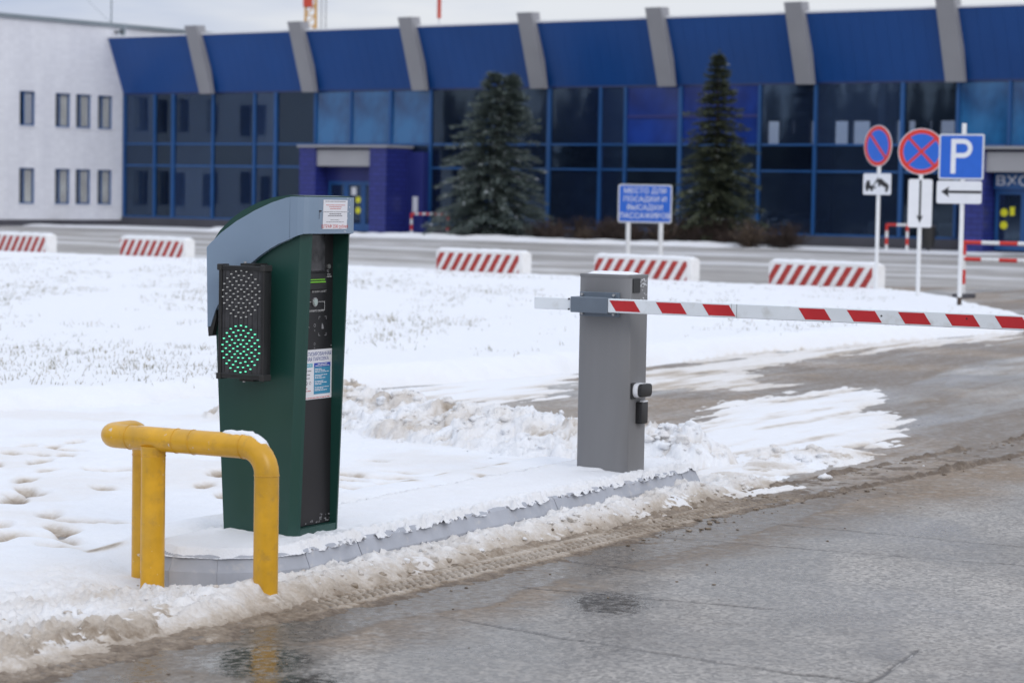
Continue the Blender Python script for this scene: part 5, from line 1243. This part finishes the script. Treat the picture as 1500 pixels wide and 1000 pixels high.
# parking
s3 = empty('parking_sign', (6.68, 36.3, 0.0), R_(-29)); tag(s3, 'square blue parking sign with white P above a left arrow plate', 'road sign')
MB().tube([(0.02, 0.03, -0.05), (0.02, 0.03, 2.90)], 0.034, 12).build('post', 'pole_white', s3, smooth=True)
MB().tube([(0.02, 0.03, 0.05), (0.02, 0.03, 0.30)], 0.0355, 12).build('rust_band', 'bark', s3, smooth=True)
p = rplate(s3, 'sign_face', -0.35, 0.35, 2.06, 2.74, 'sign_grey', 0.03)
rplate(p, 'blue_field', -0.325, 0.325, 2.085, 2.715, 'sign_blue', 0.02, -0.0135, -0.0115)
m = MB(); cz = 2.52; n_ = 14; yo, yi = -0.0155, -0.0130
m.box(-0.16, -0.085, yo, yi, 2.15, 2.665)
ou = [(-0.0845, 2.665)]+[(0.03+0.14*math.cos(R_(90-180*i/n_)), 2.525+0.14*math.sin(R_(90-180*i/n_))) for i in range(n_+1)]+[(-0.0845, 2.385)]
inn = [(-0.0845, 2.455)]+[(0.03+0.072*math.cos(R_(-90+180*i/n_)), 2.525+0.070*math.sin(R_(-90+180*i/n_))) for i in range(n_+1)]+[(-0.0845, 2.595)]
inn = inn[::-1]; nn = len(ou)
v = [(x, yo, z) for x, z in ou]+[(x, yo, z) for x, z in inn]+[(x, yi, z) for x, z in ou]+[(x, yi, z) for x, z in inn]
f = []
for i in range(nn-1): f += [(i, i+1, nn+i+1, nn+i), (2*nn+i, 3*nn+i, 3*nn+i+1, 2*nn+i+1), (i, 2*nn+i, 2*nn+i+1, i+1), (nn+i, nn+i+1, 3*nn+i+1, 3*nn+i)]
m.add(v, f); m.build('letter_p', 'sign_white', p)
p = rplate(s3, 'arrow_plate', -0.37, 0.33, 1.70, 2.04, 'sign_white')
m = MB(); m.box(-0.22, 0.325, y0, y1, 1.855, 1.895); m.prism_y([(-0.30, 1.875), (-0.17, 1.955), (-0.20, 1.875), (-0.17, 1.795)], y0-.0003, y1); m.build('arrow', 'ink_black', p)
# drop-off place sign
s4 = empty('dropoff_sign', (3.45, 64.0, 0.0), R_(-4)); tag(s4, 'blue rectangular lettered sign on two white posts', 'road sign')
for x in (-0.43, 0.43): MB().tube([(x, 0.05, -0.05), (x, 0.05, 1.6)], 0.06, 12).build('post', 'pole_white', s4, smooth=True)
p = rplate(s4, 'sign_face', -0.71, 0.71, 1.05, 2.06, 'sign_grey', 0.06, -0.02, 0.0)
rplate(p, 'blue_field', -0.675, 0.675, 1.085, 2.025, 'sign_blue', 0.04, -0.0225, -0.0195)
for i, t_ in enumerate(('МЕСТО ДЛЯ', 'ПОСАДКИ И', 'ВЫСАДКИ', 'ПАССАЖИРОВ')):
    text_mesh('lettering', t_, 0.19, 'sign_white', p, face_my(0, -0.0245, 1.885-0.218*i), sx=0.98, depth=0.001)

# ================================================================== striped rails and bin
def hurdle(name, loc, rz, L, H, rails, label, rad, seg, post_red):
    o = empty(name, loc, rz); tag(o, label, 'railing')
    n_ = int(L/seg)
    for z in rails:
        for i in range(n_): MB().tube([(i*seg+0.001, 0, z), ((i+1)*seg-0.001, 0, z)], rad, 10).build('red_section' if i % 2 == 0 else 'white_section', 'sign_red' if i % 2 == 0 else 'pole_white', o, smooth=True)
    for x in (0, n_*seg):
        m_ = 4
        for i in range(m_):
            za, zb = H*i/m_, H*(i+1)/m_; red = (i % 2 == post_red)
            MB().tube([(x, 0.0, za+0.001), (x, 0.0, zb-0.001)], rad*1.05, 10).build('post_section', 'sign_red' if red else 'pole_white', o, smooth=True)
    return o
hd = hurdle('striped_railing', (8.10, 43.5, 0), R_(-40), 3.6, 1.04, (0.71, 1.01), 'red and white two-rail railing at the right edge of the forecourt', 0.037, 0.36, 1)
MB().box(-0.08, 0.12, -0.25, 0.25, 0.0, 0.09).build('foot', 'wall_dark', hd, bevel=0.01)
hurdle('striped_railing', (-4.20, 99.2, 0), R_(-20), 1.6, 0.92, (0.90,), 'small red and white rail beside the blue porch', 0.05, 0.16, 1)
hurdle('striped_railing', (13.0, 84.4, 0), R_(-37), 1.2, 0.95, (0.93,), 'small rail with red ends by the glass front, near the bin', 0.045, 0.4, 1)
bn = empty('litter_bin', (14.55, 84.9, 0), BA); tag(bn, 'black litter bin by the terminal wall behind the signposts', 'bin')
MB().loft([[(r*math.cos(6.2832*i/14), r*math.sin(6.2832*i/14), z) for i in range(14)] for z, r in ((0.15, 0.2), (0.85, 0.25), (0.87, 0.25))]).build('body', 'rubber_black', bn, smooth=True)
MB().loft([[(r*math.cos(6.2832*i/14), r*math.sin(6.2832*i/14), z) for i in range(14)] for z, r in ((0.88, 0.26), (0.93, 0.2))]).build('rim', 'wall_dark', bn, smooth=True)
MB().box(-0.04, 0.04, -0.04, 0.04, 0.0, 0.16).build('stand', 'wall_dark', bn)
